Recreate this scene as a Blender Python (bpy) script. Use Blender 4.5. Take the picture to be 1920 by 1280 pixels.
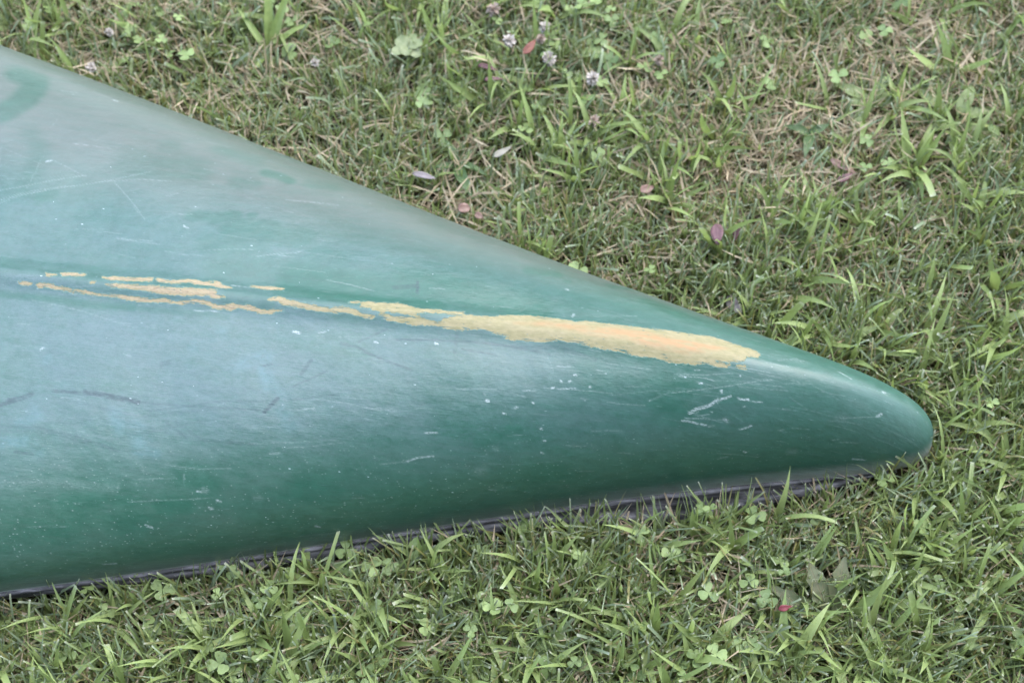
import bpy, math, random
import numpy as np
from math import radians, sin, cos, pi

for o in list(bpy.data.objects):
    bpy.data.objects.remove(o)
scene = bpy.context.scene
COL = scene.collection
random.seed(11)
RNG = np.random.default_rng(20240)

# ------------------------------------------------------------------ camera
cam_data = bpy.data.cameras.new("camera")
cam_data.lens = 55.0
cam_data.sensor_width = 36.0
cam_data.clip_start = 0.05
cam_data.clip_end = 400.0
cam_data.dof.use_dof = True
cam_data.dof.focus_distance = 1.235
cam_data.dof.aperture_fstop = 7.1
cam = bpy.data.objects.new("camera", cam_data)
COL.objects.link(cam)
cam.location = (0.0, -0.61289, 1.30286)
cam.rotation_euler = (radians(27.0), 0.0, 0.0)
scene.camera = cam

# ------------------------------------------------------------------ sky, sun, exposure
SUN_EL, SUN_AZ = radians(58.0), radians(42.0)       # azimuth measured from +X towards +Y
world = bpy.data.worlds.new("World")
scene.world = world
world.use_nodes = True
wn = world.node_tree.nodes
wl = world.node_tree.links
wn.clear()
w_out = wn.new("ShaderNodeOutputWorld")
w_bg = wn.new("ShaderNodeBackground")
w_sky = wn.new("ShaderNodeTexSky")
w_sky.sky_type = 'NISHITA'
w_sky.sun_disc = False
w_sky.sun_elevation = SUN_EL
w_sky.sun_rotation = pi / 2 - SUN_AZ
w_sky.air_density = 1.0
w_sky.dust_density = 2.0
w_sky.ozone_density = 1.0
w_mix = wn.new("ShaderNodeMix")
w_mix.data_type = 'RGBA'
w_mix.inputs[0].default_value = 0.35                   # thin overcast veil over the blue
w_mix.inputs[7].default_value = (4.3, 5.5, 7.0, 1.0)
w_bg.inputs[1].default_value = 0.13
wl.new(w_sky.outputs[0], w_mix.inputs[6])
wl.new(w_mix.outputs[2], w_bg.inputs[0])
wl.new(w_bg.outputs[0], w_out.inputs[0])

sun_data = bpy.data.lights.new("sun", 'SUN')
sun_data.energy = 0.5
sun_data.angle = radians(85.0)
sun_data.color = (1.0, 0.97, 0.93)
sun = bpy.data.objects.new("sun", sun_data)
COL.objects.link(sun)
sun.rotation_euler = (0.0, pi / 2 - SUN_EL, SUN_AZ)
sun.location = (0, 0, 5)

scene.view_settings.view_transform = 'Standard'
scene.view_settings.look = 'None'
scene.view_settings.exposure = 2.95
scene.view_settings.gamma = 1.0
scene.view_settings.use_curve_mapping = False
scene.render.engine = 'CYCLES'

# ------------------------------------------------------------------ helpers
def tag(o, label=None, cat=None, group=None, kind=None):
    if label: o["label"] = label
    if cat: o["category"] = cat
    if group: o["group"] = group
    if kind: o["kind"] = kind
    return o

def empty(name, loc=(0, 0, 0)):
    o = bpy.data.objects.new(name, None)
    o.empty_display_size = 0.02
    o.location = loc
    COL.objects.link(o)
    return o

def mesh_np(name, V, faces, mat, parent=None, smooth=True, quads=None, tris=None, point=None, color=None, uv=None):
    """faces: optional list; quads (n,4) / tris (n,3) numpy index arrays"""
    me = bpy.data.meshes.new(name)
    V = np.asarray(V, np.float32).reshape(-1, 3)
    q = np.zeros((0, 4), np.int32) if quads is None else np.asarray(quads, np.int32)
    t = np.zeros((0, 3), np.int32) if tris is None else np.asarray(tris, np.int32)
    if faces is not None:
        me.from_pydata([tuple(v) for v in V], [], faces)
    else:
        me.vertices.add(len(V))
        me.vertices.foreach_set("co", V.ravel())
        nl = q.size + t.size
        me.loops.add(nl)
        me.loops.foreach_set("vertex_index", np.concatenate([q.ravel(), t.ravel()]).astype(np.int32))
        me.polygons.add(len(q) + len(t))
        st = np.concatenate([np.arange(len(q)) * 4, q.size + np.arange(len(t)) * 3]).astype(np.int32)
        me.polygons.foreach_set("loop_start", st)
        me.update(calc_edges=True)
    if smooth:
        me.polygons.foreach_set("use_smooth", np.ones(len(me.polygons), bool))
    if point:
        for k, a in point.items():
            at = me.attributes.new(k, 'FLOAT', 'POINT')
            at.data.foreach_set("value", np.asarray(a, np.float32).ravel())
    if color is not None:
        ca = me.color_attributes.new("col", 'FLOAT_COLOR', 'POINT')
        c4 = np.ones((len(V), 4), np.float32); c4[:, :3] = color
        ca.data.foreach_set("color", c4.ravel())
    if uv is not None:
        ul = me.uv_layers.new(name="uv")
        li = np.empty(len(me.loops), np.int32); me.loops.foreach_get("vertex_index", li)
        ul.data.foreach_set("uv", np.asarray(uv, np.float32)[li].ravel())
    me.update()
    me.materials.append(mat)
    o = bpy.data.objects.new(name, me)
    COL.objects.link(o)
    if parent is not None:
        o.parent = parent
    return o

def grid_quads(r, c, off=0):
    i = np.arange(r - 1)[:, None] * c + np.arange(c - 1)[None, :]
    i = i.ravel() + off
    return np.stack([i, i + 1, i + c + 1, i + c], 1)

class NT:
    """small node-tree builder"""
    def __init__(self, name):
        self.m = bpy.data.materials.new(name)
        self.m.use_nodes = True
        self.t = self.m.node_tree
        self.t.nodes.clear()
        self.out = self.n("ShaderNodeOutputMaterial")
    def n(self, typ, **kw):
        nd = self.t.nodes.new(typ)
        for k, v in kw.items():
            setattr(nd, k, v)
        return nd
    def link(self, a, b):
        self.t.links.new(a, b)
    def put(self, sock, v):
        if hasattr(v, "is_output") or isinstance(v, bpy.types.NodeSocket):
            self.t.links.new(v, sock)
        else:
            if sock.type == 'RGBA' and len(v) == 3:
                v = (*v, 1.0)
            sock.default_value = v
    def math(self, op, a, b=0.0, c=None, clamp=False):
        nd = self.n("ShaderNodeMath", operation=op, use_clamp=clamp)
        self.put(nd.inputs[0], a); self.put(nd.inputs[1], b)
        if c is not None: self.put(nd.inputs[2], c)
        return nd.outputs[0]
    def mix(self, f, a, b, blend='MIX'):
        nd = self.n("ShaderNodeMix", data_type='RGBA', blend_type=blend)
        self.put(nd.inputs[0], f); self.put(nd.inputs[6], a); self.put(nd.inputs[7], b)
        return nd.outputs[2]
    def attr(self, name, out="Fac"):
        nd = self.n("ShaderNodeAttribute", attribute_name=name)
        return nd.outputs[out]
    def mapping(self, vec, scale=(1, 1, 1), rot=(0, 0, 0), loc=(0, 0, 0)):
        nd = self.n("ShaderNodeMapping")
        self.put(nd.inputs[0], vec)
        nd.inputs[1].default_value = loc; nd.inputs[2].default_value = rot; nd.inputs[3].default_value = scale
        return nd.outputs[0]
    def noise(self, vec, scale=5.0, detail=4.0, rough=0.55, dist=0.0):
        nd = self.n("ShaderNodeTexNoise")
        if vec is not None: self.put(nd.inputs["Vector"], vec)
        nd.inputs["Scale"].default_value = scale; nd.inputs["Detail"].default_value = detail
        nd.inputs["Roughness"].default_value = rough; nd.inputs["Distortion"].default_value = dist
        return nd.outputs["Fac"]
    def ramp(self, f, lo, hi, a=0.0, b=1.0):
        nd = self.n("ShaderNodeMapRange", clamp=True)
        nd.interpolation_type = 'SMOOTHSTEP'
        self.put(nd.inputs[0], f)
        nd.inputs[1].default_value = lo; nd.inputs[2].default_value = hi
        nd.inputs[3].default_value = a; nd.inputs[4].default_value = b
        return nd.outputs[0]
    def bump(self, h, strength=0.3, dist=0.001, normal=None):
        nd = self.n("ShaderNodeBump")
        nd.inputs["Strength"].default_value = strength; nd.inputs["Distance"].default_value = dist
        self.put(nd.inputs["Height"], h)
        if normal is not None: self.put(nd.inputs["Normal"], normal)
        return nd.outputs[0]
    def pbr(self, color, rough=0.5, spec=0.5, normal=None, **kw):
        nd = self.n("ShaderNodeBsdfPrincipled")
        self.put(nd.inputs["Base Color"], color); self.put(nd.inputs["Roughness"], rough)
        self.put(nd.inputs["Specular IOR Level"], spec)
        if normal is not None: self.put(nd.inputs["Normal"], normal)
        for k, v in kw.items(): self.put(nd.inputs[k], v)
        return nd.outputs[0]
    def done(self, sh):
        self.link(sh, self.out.inputs[0]); return self.m

def leafy(nt, color, rough=0.5, spec=0.35, trans=0.3, normal=None, tcol=None):
    """leaf blade: reflecting surface plus light shining through"""
    p = nt.pbr(color, rough, spec, normal)
    tr = nt.n("ShaderNodeBsdfTranslucent")
    nt.put(tr.inputs[0], tcol if tcol is not None else color)
    mx = nt.n("ShaderNodeMixShader"); mx.inputs[0].default_value = trans
    nt.link(p, mx.inputs[1]); nt.link(tr.outputs[0], mx.inputs[2])
    return nt.done(mx.outputs[0])

# ------------------------------------------------------------------ materials
def mat_soil():
    n = NT("soil"); g = n.n("ShaderNodeTexCoord").outputs["Object"]
    a = n.noise(g, 34, 6, 0.6); b = n.noise(g, 240, 4, 0.7)
    c = n.mix(a, (0.020, 0.014, 0.010), (0.055, 0.040, 0.028))
    c = n.mix(n.ramp(b, 0.45, 0.75), c, (0.085, 0.066, 0.045))
    far = n.ramp(n.noise(g, 3.0, 3), 0.3, 0.7)
    c = n.mix(n.math('MULTIPLY', far, 0.25), c, (0.05, 0.08, 0.02))
    return n.done(n.pbr(c, 0.95, 0.15, n.bump(b, 0.6, 0.004)))

def mat_grass():
    n = NT("grass_blades"); col = n.attr("col", "Color")
    uv = n.n("ShaderNodeUVMap").outputs[0]
    sep = n.n("ShaderNodeSeparateXYZ"); n.link(uv, sep.inputs[0])
    v = n.math('SINE', n.math('MULTIPLY', sep.outputs[0], 34.0))
    obj = n.n("ShaderNodeTexCoord").outputs["Object"]
    blot = n.noise(obj, 420, 2, 0.6)
    c = n.mix(n.math('MULTIPLY_ADD', v, 0.10, 0.10), col, (0.05, 0.10, 0.02), 'MULTIPLY')
    c = n.mix(n.ramp(blot, 0.35, 0.8, 0.0, 0.28), c, (0.16, 0.17, 0.06))
    b = n.bump(v, 0.25, 0.0003)
    hs = n.n("ShaderNodeHueSaturation"); n.put(hs.inputs["Color"], c); hs.inputs["Saturation"].default_value = 1.12; hs.inputs["Value"].default_value = 1.25
    return leafy(n, c, 0.46, 0.40, 0.38, b, hs.outputs[0])

def mat_clover():
    n = NT("clover_leaf"); col = n.attr("col", "Color")
    uv = n.n("ShaderNodeUVMap").outputs[0]
    sep = n.n("ShaderNodeSeparateXYZ"); n.link(uv, sep.inputs[0])
    # pale chevron across each leaflet
    d = n.math('SUBTRACT', sep.outputs[1], n.math('MULTIPLY_ADD', n.math('ABSOLUTE', sep.outputs[0]), -0.35, 0.62))
    band = n.ramp(n.math('ABSOLUTE', d), 0.0, 0.13, 0.20, 0.0)
    c = n.mix(band, col, (0.26, 0.34, 0.18))
    w = n.math('SINE', n.math('MULTIPLY', n.math('ADD', n.math('ABSOLUTE', sep.outputs[0]), n.math('MULTIPLY', sep.outputs[1], -1.0)), 40.0))
    c = n.mix(n.math('MULTIPLY_ADD', w, 0.06, 0.06), c, (0.25, 0.3, 0.15))
    return leafy(n, c, 0.5, 0.35, 0.26, n.bump(w, 0.2, 0.0003))

def mat_leaf(name, a, b, vein=(0.3, 0.33, 0.15), trans=0.2, rough=0.5, vein_amt=0.25, freq=26.0):
    n = NT(name); a, b, vein = [tuple(v * 0.62 for v in q) for q in (a, b, vein)]
    uv = n.n("ShaderNodeUVMap").outputs[0]
    sep = n.n("ShaderNodeSeparateXYZ"); n.link(uv, sep.inputs[0])
    obj = n.n("ShaderNodeTexCoord").outputs["Object"]
    c = n.mix(n.ramp(n.noise(obj, 160, 5, 0.6), 0.3, 0.7), a, b)
    ax = n.math('ABSOLUTE', sep.outputs[0])
    rib = n.ramp(ax, 0.03, 0.10, 1.0, 0.0)
    w = n.math('SINE', n.math('MULTIPLY', n.math('SUBTRACT', sep.outputs[1], n.math('MULTIPLY', ax, 0.5)), freq))
    vv = n.math('MAXIMUM', rib, n.ramp(w, 0.75, 1.0, 0.0, 0.6))
    c = n.mix(n.math('MULTIPLY', vv, vein_amt), c, vein)
    return leafy(n, c, rough, 0.35, trans, n.bump(vv, 0.35, 0.0005))

def mat_plain(name, a, b, scale=200, rough=0.6, trans=0.0):
    n = NT(name); obj = n.n("ShaderNodeTexCoord").outputs["Object"]
    f = n.noise(obj, scale, 4, 0.6)
    c = n.mix(n.ramp(f, 0.3, 0.7), a, b)
    if trans: return leafy(n, c, rough, 0.3, trans)
    return n.done(n.pbr(c, rough, 0.3, n.bump(f, 0.3, 0.0006)))

def mat_hull():
    n = NT("green_hull_plastic")
    uv = n.n("ShaderNodeUVMap").outputs[0]                     # metres along the boat, metres round the girth
    streak = n.noise(n.mapping(uv, (14, 150, 1)), 1.0, 6, 0.62, 0.3)
    streak2 = n.noise(n.mapping(uv, (60, 900, 1), (0, 0, 0.10)), 1.0, 3, 0.6)
    streak3 = n.noise(n.mapping(uv, (45, 620, 1), (0, 0, -0.22), (3, 7, 0)), 1.0, 3, 0.6)
    big = n.noise(n.mapping(uv, (9, 14, 1)), 1.0, 4, 0.55, 0.6)
    fine = n.noise(n.mapping(uv, (900, 900, 1)), 1.0, 3, 0.7)
    mid = n.noise(n.mapping(uv, (75, 120, 1), (0, 0, 0.3)), 1.0, 5, 0.6, 0.4)
    green = n.mix(n.ramp(mid, 0.3, 0.7), HULL_A, HULL_B)
    # chalky oxidised film, scuffed along the boat, missing where it was rubbed clean
    ch = n.math('ADD', n.math('MULTIPLY', streak, 0.42), n.math('MULTIPLY', big, 0.62))
    grain = n.noise(n.mapping(uv, (230, 380, 1), (0, 0, -0.12)), 1.0, 5, 0.75)
    ch = n.math('ADD', ch, n.math('MULTIPLY', n.math('SUBTRACT', fine, 0.5), 0.60))
    ch = n.math('ADD', ch, n.math('MULTIPLY', n.math('SUBTRACT', grain, 0.5), 0.75))
    ch = n.math('ADD', ch, n.math('MULTIPLY', n.math('SUBTRACT', mid, 0.5), 0.34))
    ch = n.ramp(ch, 0.10, 0.86, 0.10, 1.0)
    ch = n.math('MULTIPLY', ch, n.math('MULTIPLY_ADD', n.attr("clean"), -0.80, 1.0))
    ch = n.math('MULTIPLY', ch, n.attr("chalk_sheen"))
    c = n.mix(n.math('MULTIPLY', ch, 0.46), green, n.mix(n.attr("film_tint"), (0.106, 0.119, 0.150), (0.104, 0.114, 0.100)))  # bluish film tint on the flat bottom includes painted sky reflection
    # dry grey dust towards the far edge
    dn = n.math('MULTIPLY', n.attr("film"), n.math('MULTIPLY_ADD', n.noise(n.mapping(uv, (30, 160, 1)), 1.0, 5, 0.65), 0.7, 0.2))
    dn = n.math('MULTIPLY', dn, n.math('MULTIPLY_ADD', n.attr("clean"), -0.7, 1.0))
    c = n.mix(dn, c, (0.092, 0.090, 0.080))
    # fine hair scratches
    streak4 = n.noise(n.mapping(uv, (50, 700, 1), (0, 0, 0.55), (11, 2, 0)), 1.0, 3, 0.6)
    sc = n.math('MULTIPLY', n.ramp(streak2, 0.62, 0.78), 0.26)
    sc = n.math('ADD', sc, n.math('MULTIPLY', n.ramp(streak4, 0.68, 0.80), 0.18))
    sc = n.math('ADD', sc, n.math('MULTIPLY', n.ramp(streak3, 0.66, 0.80), 0.22))
    sc = n.math('MULTIPLY', sc, n.math('MULTIPLY_ADD', n.attr("bow"), 1.6, 1.0))
    clus = n.ramp(n.noise(n.mapping(uv, (13, 22, 1), (0, 0, 0.4), (5, 1, 0)), 1.0, 3, 0.6), 0.38, 0.62, 0.25, 1.0)
    sc = n.math('MULTIPLY', sc, clus)
    c = n.mix(sc, c, (0.22, 0.29, 0.295))
    # pale rubs and dark scuffs
    c = n.mix(n.math('MULTIPLY', n.attr("pale"), n.ramp(mid, 0.3, 0.7, 0.1, 0.75)), c, (0.06, 0.13, 0.145))
    brk = n.ramp(n.noise(n.mapping(uv, (160, 420, 1)), 1.0, 3, 0.6), 0.30, 0.6, 0.25, 1.0)
    c = n.mix(n.math('MULTIPLY', n.attr("dark"), brk), c, (0.006, 0.020, 0.024))
    # specks: short bright nicks
    def specks(scale, rot, thr, keep, seed):
        vo = n.n("ShaderNodeTexVoronoi"); vo.feature = 'F1'
        vo.inputs["Scale"].default_value = 1.0
        n.put(vo.inputs["Vector"], n.mapping(uv, scale, (0, 0, rot), (seed, seed * 1.7, 0)))
        sepc = n.n("ShaderNodeSeparateColor"); n.link(vo.outputs["Color"], sepc.inputs[0])
        on = n.math('GREATER_THAN', sepc.outputs[0], keep)
        sz = n.math('MULTIPLY_ADD', sepc.outputs[1], thr * 0.8, thr * 0.35)
        return n.math('MULTIPLY', on, n.math('LESS_THAN', vo.outputs["Distance"], sz)), sepc.outputs[2]
    s1, v1 = specks((85, 230, 1), -0.75, 0.085, 0.60, 1.3)
    s2, v2 = specks((300, 520, 1), 0.2, 0.22, 0.62, 4.1)
    s3, v3 = specks((44, 130, 1), -0.6, 0.034, 0.60, 8.2)
    c = n.mix(n.math('MULTIPLY', s2, n.math('MULTIPLY', n.attr("dust"), 0.45)), c, (0.22, 0.25, 0.23))
    c = n.mix(n.math('MULTIPLY', n.math('MULTIPLY', s1, clus), n.math('MULTIPLY_ADD', v1, 0.6, 0.2)), c, (0.34, 0.40, 0.40))
    c = n.mix(n.math('MULTIPLY', s3, n.math('MULTIPLY_ADD', v3, 0.5, 0.5)), c, (0.42, 0.46, 0.46))
    # authored scratches and nicks
    lbrk = n.ramp(n.noise(n.mapping(uv, (420, 900, 1)), 1.0, 2, 0.6), 0.36, 0.60, 0.12, 1.0)
    c = n.mix(n.math('MULTIPLY', n.attr("light"), lbrk), c, (0.30, 0.33, 0.325))
    # grey dust along the edge above the trim, with ground bounce light painted in
    ed = n.attr("edge")
    en = n.math('ADD', ed, n.math('MULTIPLY', n.math('SUBTRACT', n.noise(n.mapping(uv, (50, 500, 1)), 1.0, 4, 0.65), 0.5), 0.020))
    edge_dust_bounce = n.math('MULTIPLY', n.math('MULTIPLY', n.ramp(en, 0.0, 0.028, 0.85, 0.0), n.attr("dust_bounce")), n.math('MULTIPLY_ADD', fine, 0.9, 0.35))
    c = n.mix(edge_dust_bounce, c, (0.30, 0.315, 0.285))
    rim = n.ramp(ed, 0.0012, 0.0036, 0.75, 0.0)
    c = n.mix(rim, c, (0.42, 0.42, 0.40))
    # worn through to the tan core
    wn_ = n.noise(n.mapping(uv, (190, 420, 1)), 1.0, 5, 0.65)
    wn2 = n.noise(n.mapping(uv, (520, 900, 1)), 1.0, 2, 0.6)
    wsd = n.math('ADD', n.attr("wear"), n.math('ADD', n.math('MULTIPLY', n.math('SUBTRACT', wn_, 0.5), 6.0), n.math('MULTIPLY', n.math('SUBTRACT', wn2, 0.5), 2.0)))
    gou = n.noise(n.mapping(uv, (60, 1100, 1), (0, 0, 0.05)), 1.0, 3, 0.65)
    wsd = n.math('SUBTRACT', wsd, n.ramp(gou, 0.54, 0.70, -0.75, 3.0))
    flk = n.noise(n.mapping(uv, (210, 520, 1), (0, 0, 0.3), (7, 3, 0)), 1.0, 4, 0.7)
    wsd = n.math('SUBTRACT', wsd, n.ramp(flk, 0.62, 0.70, 0.0, 14.0))
    wm = n.ramp(wsd, -0.15, 0.45)
    olive = n.mix(n.ramp(n.noise(n.mapping(uv, (60, 190, 1)), 1.0, 4, 0.6), 0.3, 0.7), (0.160, 0.145, 0.074), (0.190, 0.164, 0.094))
    fib = n.noise(n.mapping(uv, (300, 1500, 1), (0, 0, 0.75)), 1.0, 3, 0.65)
    tan = n.mix(n.ramp(fib, 0.32, 0.62), (0.145, 0.108, 0.070), (0.25, 0.195, 0.132))
    y = n.mix(n.math('MULTIPLY', n.attr("core"), n.ramp(wsd, 0.5, 1.6, 0.15, 1.0)), olive, tan)
    y = n.mix(n.ramp(n.noise(n.mapping(uv, (140, 330, 1), (0, 0, 0.2)), 1.0, 5, 0.7), 0.35, 0.68, 0.0, 0.55), y, (0.255, 0.215, 0.125))
    orn = n.math('MULTIPLY', n.attr("orange"), n.ramp(n.noise(n.mapping(uv, (50, 260, 1)), 1.0, 5, 0.65), 0.30, 0.62))
    y = n.mix(orn, y, (0.245, 0.152, 0.080))
    y = n.mix(n.ramp(n.noise(n.mapping(uv, (80, 800, 1), (0, 0, 0.08)), 1.0, 4, 0.65), 0.58, 0.74, 0.0, 0.55), y, (0.26, 0.225, 0.16))
    y = n.mix(n.ramp(n.noise(n.mapping(uv, (70, 1200, 1), (0, 0, 0.10), (2, 9, 0)), 1.0, 3, 0.65), 0.60, 0.72, 0.0, 0.5), y, (0.10, 0.085, 0.040))
    rimw = n.math('MULTIPLY', n.ramp(wsd, -0.9, -0.1), n.math('SUBTRACT', 1.0, wm))
    c = n.mix(n.math('MULTIPLY', rimw, 0.22), c, (0.16, 0.27, 0.20))
    c = n.mix(wm, c, y)
    rough = n.math('ADD', n.math('MULTIPLY_ADD', ch, 0.10, HULL_ROUGH), n.math('MULTIPLY', n.math('SUBTRACT', streak, 0.5), 0.10))
    rough = n.math('ADD', rough, n.math('MULTIPLY', n.attr("bow"), 0.18))
    rough = n.math('ADD', rough, n.math('MULTIPLY', wm, 0.22), clamp=True)
    h = n.math('ADD', n.math('MULTIPLY', fine, 0.16), n.math('ADD', n.math('MULTIPLY', streak2, 0.24), n.math('MULTIPLY', streak3, 0.18)))
    h = n.math('ADD', h, n.math('MULTIPLY', wm, -2.4))
    h = n.math('ADD', h, n.math('MULTIPLY', n.math('MULTIPLY', n.attr("core"), wm), n.math('MULTIPLY', fib, 1.0)))
    h = n.math('ADD', h, n.math('MULTIPLY', n.noise(n.mapping(uv, (38, 60, 1), (0, 0, 0.2), (1, 4, 0)), 1.0, 3, 0.55), 2.2))
    spec = n.math('MULTIPLY_ADD', n.attr("clean"), -0.22 * HULL_SPEC, HULL_SPEC)
    spec = n.math('MULTIPLY', spec, n.math('MULTIPLY_ADD', wm, -0.75, 1.0))
    return n.done(n.pbr(c, rough, spec, n.bump(h, 0.5, 0.0007)))

HULL_A = (0.0100, 0.0540, 0.0330)
HULL_B = (0.0128, 0.0660, 0.0410)
HULL_ROUGH = 0.315
HULL_SPEC = 0.55

def mat_trim():
    n = NT("black_vinyl_trim"); obj = n.n("ShaderNodeTexCoord").outputs["Object"]
    a = n.noise(n.mapping(obj, (30, 220, 220), (0, 0, -0.13)), 1.0, 5, 0.65)
    b = n.noise(obj, 380, 4, 0.7)
    c = n.mix(n.ramp(a, 0.42, 0.68), (0.022, 0.021, 0.023), (0.13, 0.12, 0.13))
    c = n.mix(n.ramp(b, 0.62, 0.75, 0.0, 0.5), c, (0.13, 0.12, 0.115))
    return n.done(n.pbr(c, 0.48, 0.45, n.bump(b, 0.3, 0.0006)))

M_SOIL = mat_soil()
M_GRASS = mat_grass()
M_CLOVER = mat_clover()
M_HULL = mat_hull()
M_TRIM = mat_trim()

# ------------------------------------------------------------------ ground
gs = np.concatenate([-np.geomspace(60, 1.0, 14), np.linspace(-0.9, 0.9, 61), np.geomspace(1.0, 60, 14)])
GX, GY = np.meshgrid(gs, gs, indexing='ij')
GZ = 0.0035 * np.sin(GX * 21 + 1.1) * np.cos(GY * 17) + 0.0025 * np.sin(GX * 47 + GY * 39)
GZ = np.where(np.hypot(GX, GY) > 3, 0, GZ) - 0.004
ground = mesh_np("ground", np.stack([GX, GY, GZ], -1), None, M_SOIL, quads=grid_quads(len(gs), len(gs))[:, ::-1])
tag(ground, kind="structure")

# ------------------------------------------------------------------ canoe hull form
TX,TY,PSI,PHI=0.37345,-0.06043,-0.12987,-0.00707
WC=(0.25661,-0.73143,1.45942,-0.67855)
HC=(0.39489,-0.17117,-0.39677,0.25797)
E0,E1,EH=1.68902,0.77083,2.17053
ZG0,ZG1=0.02,0.03167
LEN=4.6
def _poly(c,s):
    u=np.sqrt(s); return c[0]*u+c[1]*u**2+c[2]*u**3+c[3]*u**4
def _ext(c,s,mid,s0=0.97):
    s=np.minimum(s,LEN-s)
    a=np.minimum(s,s0); v=_poly(c,a)
    p0=_poly(c,s0); m0=(_poly(c,s0)-_poly(c,s0-1e-4))/1e-4
    L=LEN/2-s0; t=np.clip((s-s0)/L,0,1)
    h=(2*t**3-3*t**2+1)*p0+(t**3-2*t**2+t)*L*m0+(-2*t**3+3*t**2)*mid
    return np.where(s>s0,h,v)
def half_width(s): return _ext(WC,s,0.43)
def depth(s): return _ext(HC,s,0.20)
def sheer(s):
    q=np.minimum(np.minimum(s,LEN-s),1.2); return ZG0+ZG1*q**2
def hull_section(s,n,inset=0.0):
    """local points (n per station) across the girth, -1..1 equally spaced in arc length; returns y,z,g"""
    s=np.atleast_1d(np.asarray(s,float)); sm=np.minimum(s,LEN-s)
    W=np.maximum(half_width(s)-inset,1e-5)[:,None]; H=np.maximum(depth(s)-inset,1e-5)[:,None]
    e=(E0+E1*np.minimum(sm,1.1))[:,None]; eh=(EH+E1*np.minimum(sm,1.1))[:,None]
    t=np.linspace(0,1,241)[None,:]
    t=(0.5-0.5*np.cos(t*np.pi))*np.pi/2
    y=W*np.sin(t)**(2/e); z=H*np.maximum(np.cos(t),0)**(2/eh)
    # low rounded keel ridge moulded along the bottom
    z=z+0.0050*np.exp(-(y/0.0115)**2)*np.clip((sm[:,None]-0.05)/0.22,0,1)*(H>0.02)
    d=np.hypot(np.diff(y,axis=1),np.diff(z,axis=1)); a=np.concatenate([np.zeros((len(s),1)),np.cumsum(d,1)],1)
    G=a[:,-1]; h=(n+1)//2; q=np.linspace(0,1,h)
    Y=np.empty((len(s),h));Z=Y.copy()
    for i in range(len(s)):
        Y[i]=np.interp(q*G[i],a[i],y[i]); Z[i]=np.interp(q*G[i],a[i],z[i])
    g=q[None]*G[:,None]
    f=lambda A,sg: np.concatenate([sg*A[:,:0:-1],A],1)
    return f(Y,-1),f(Z,1),f(g,-1)
def hull_world(s,y,z):
    s=np.asarray(s,float).reshape(-1,1)
    cp,sp=np.cos(PHI),np.sin(PHI)
    y2=y*cp-z*sp; z2=y*sp+z*cp+sheer(s)
    ca,sa=np.cos(PSI),np.sin(PSI)
    return np.stack([TX-s*ca-y2*sa, TY-s*sa+y2*ca, z2],-1)

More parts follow.
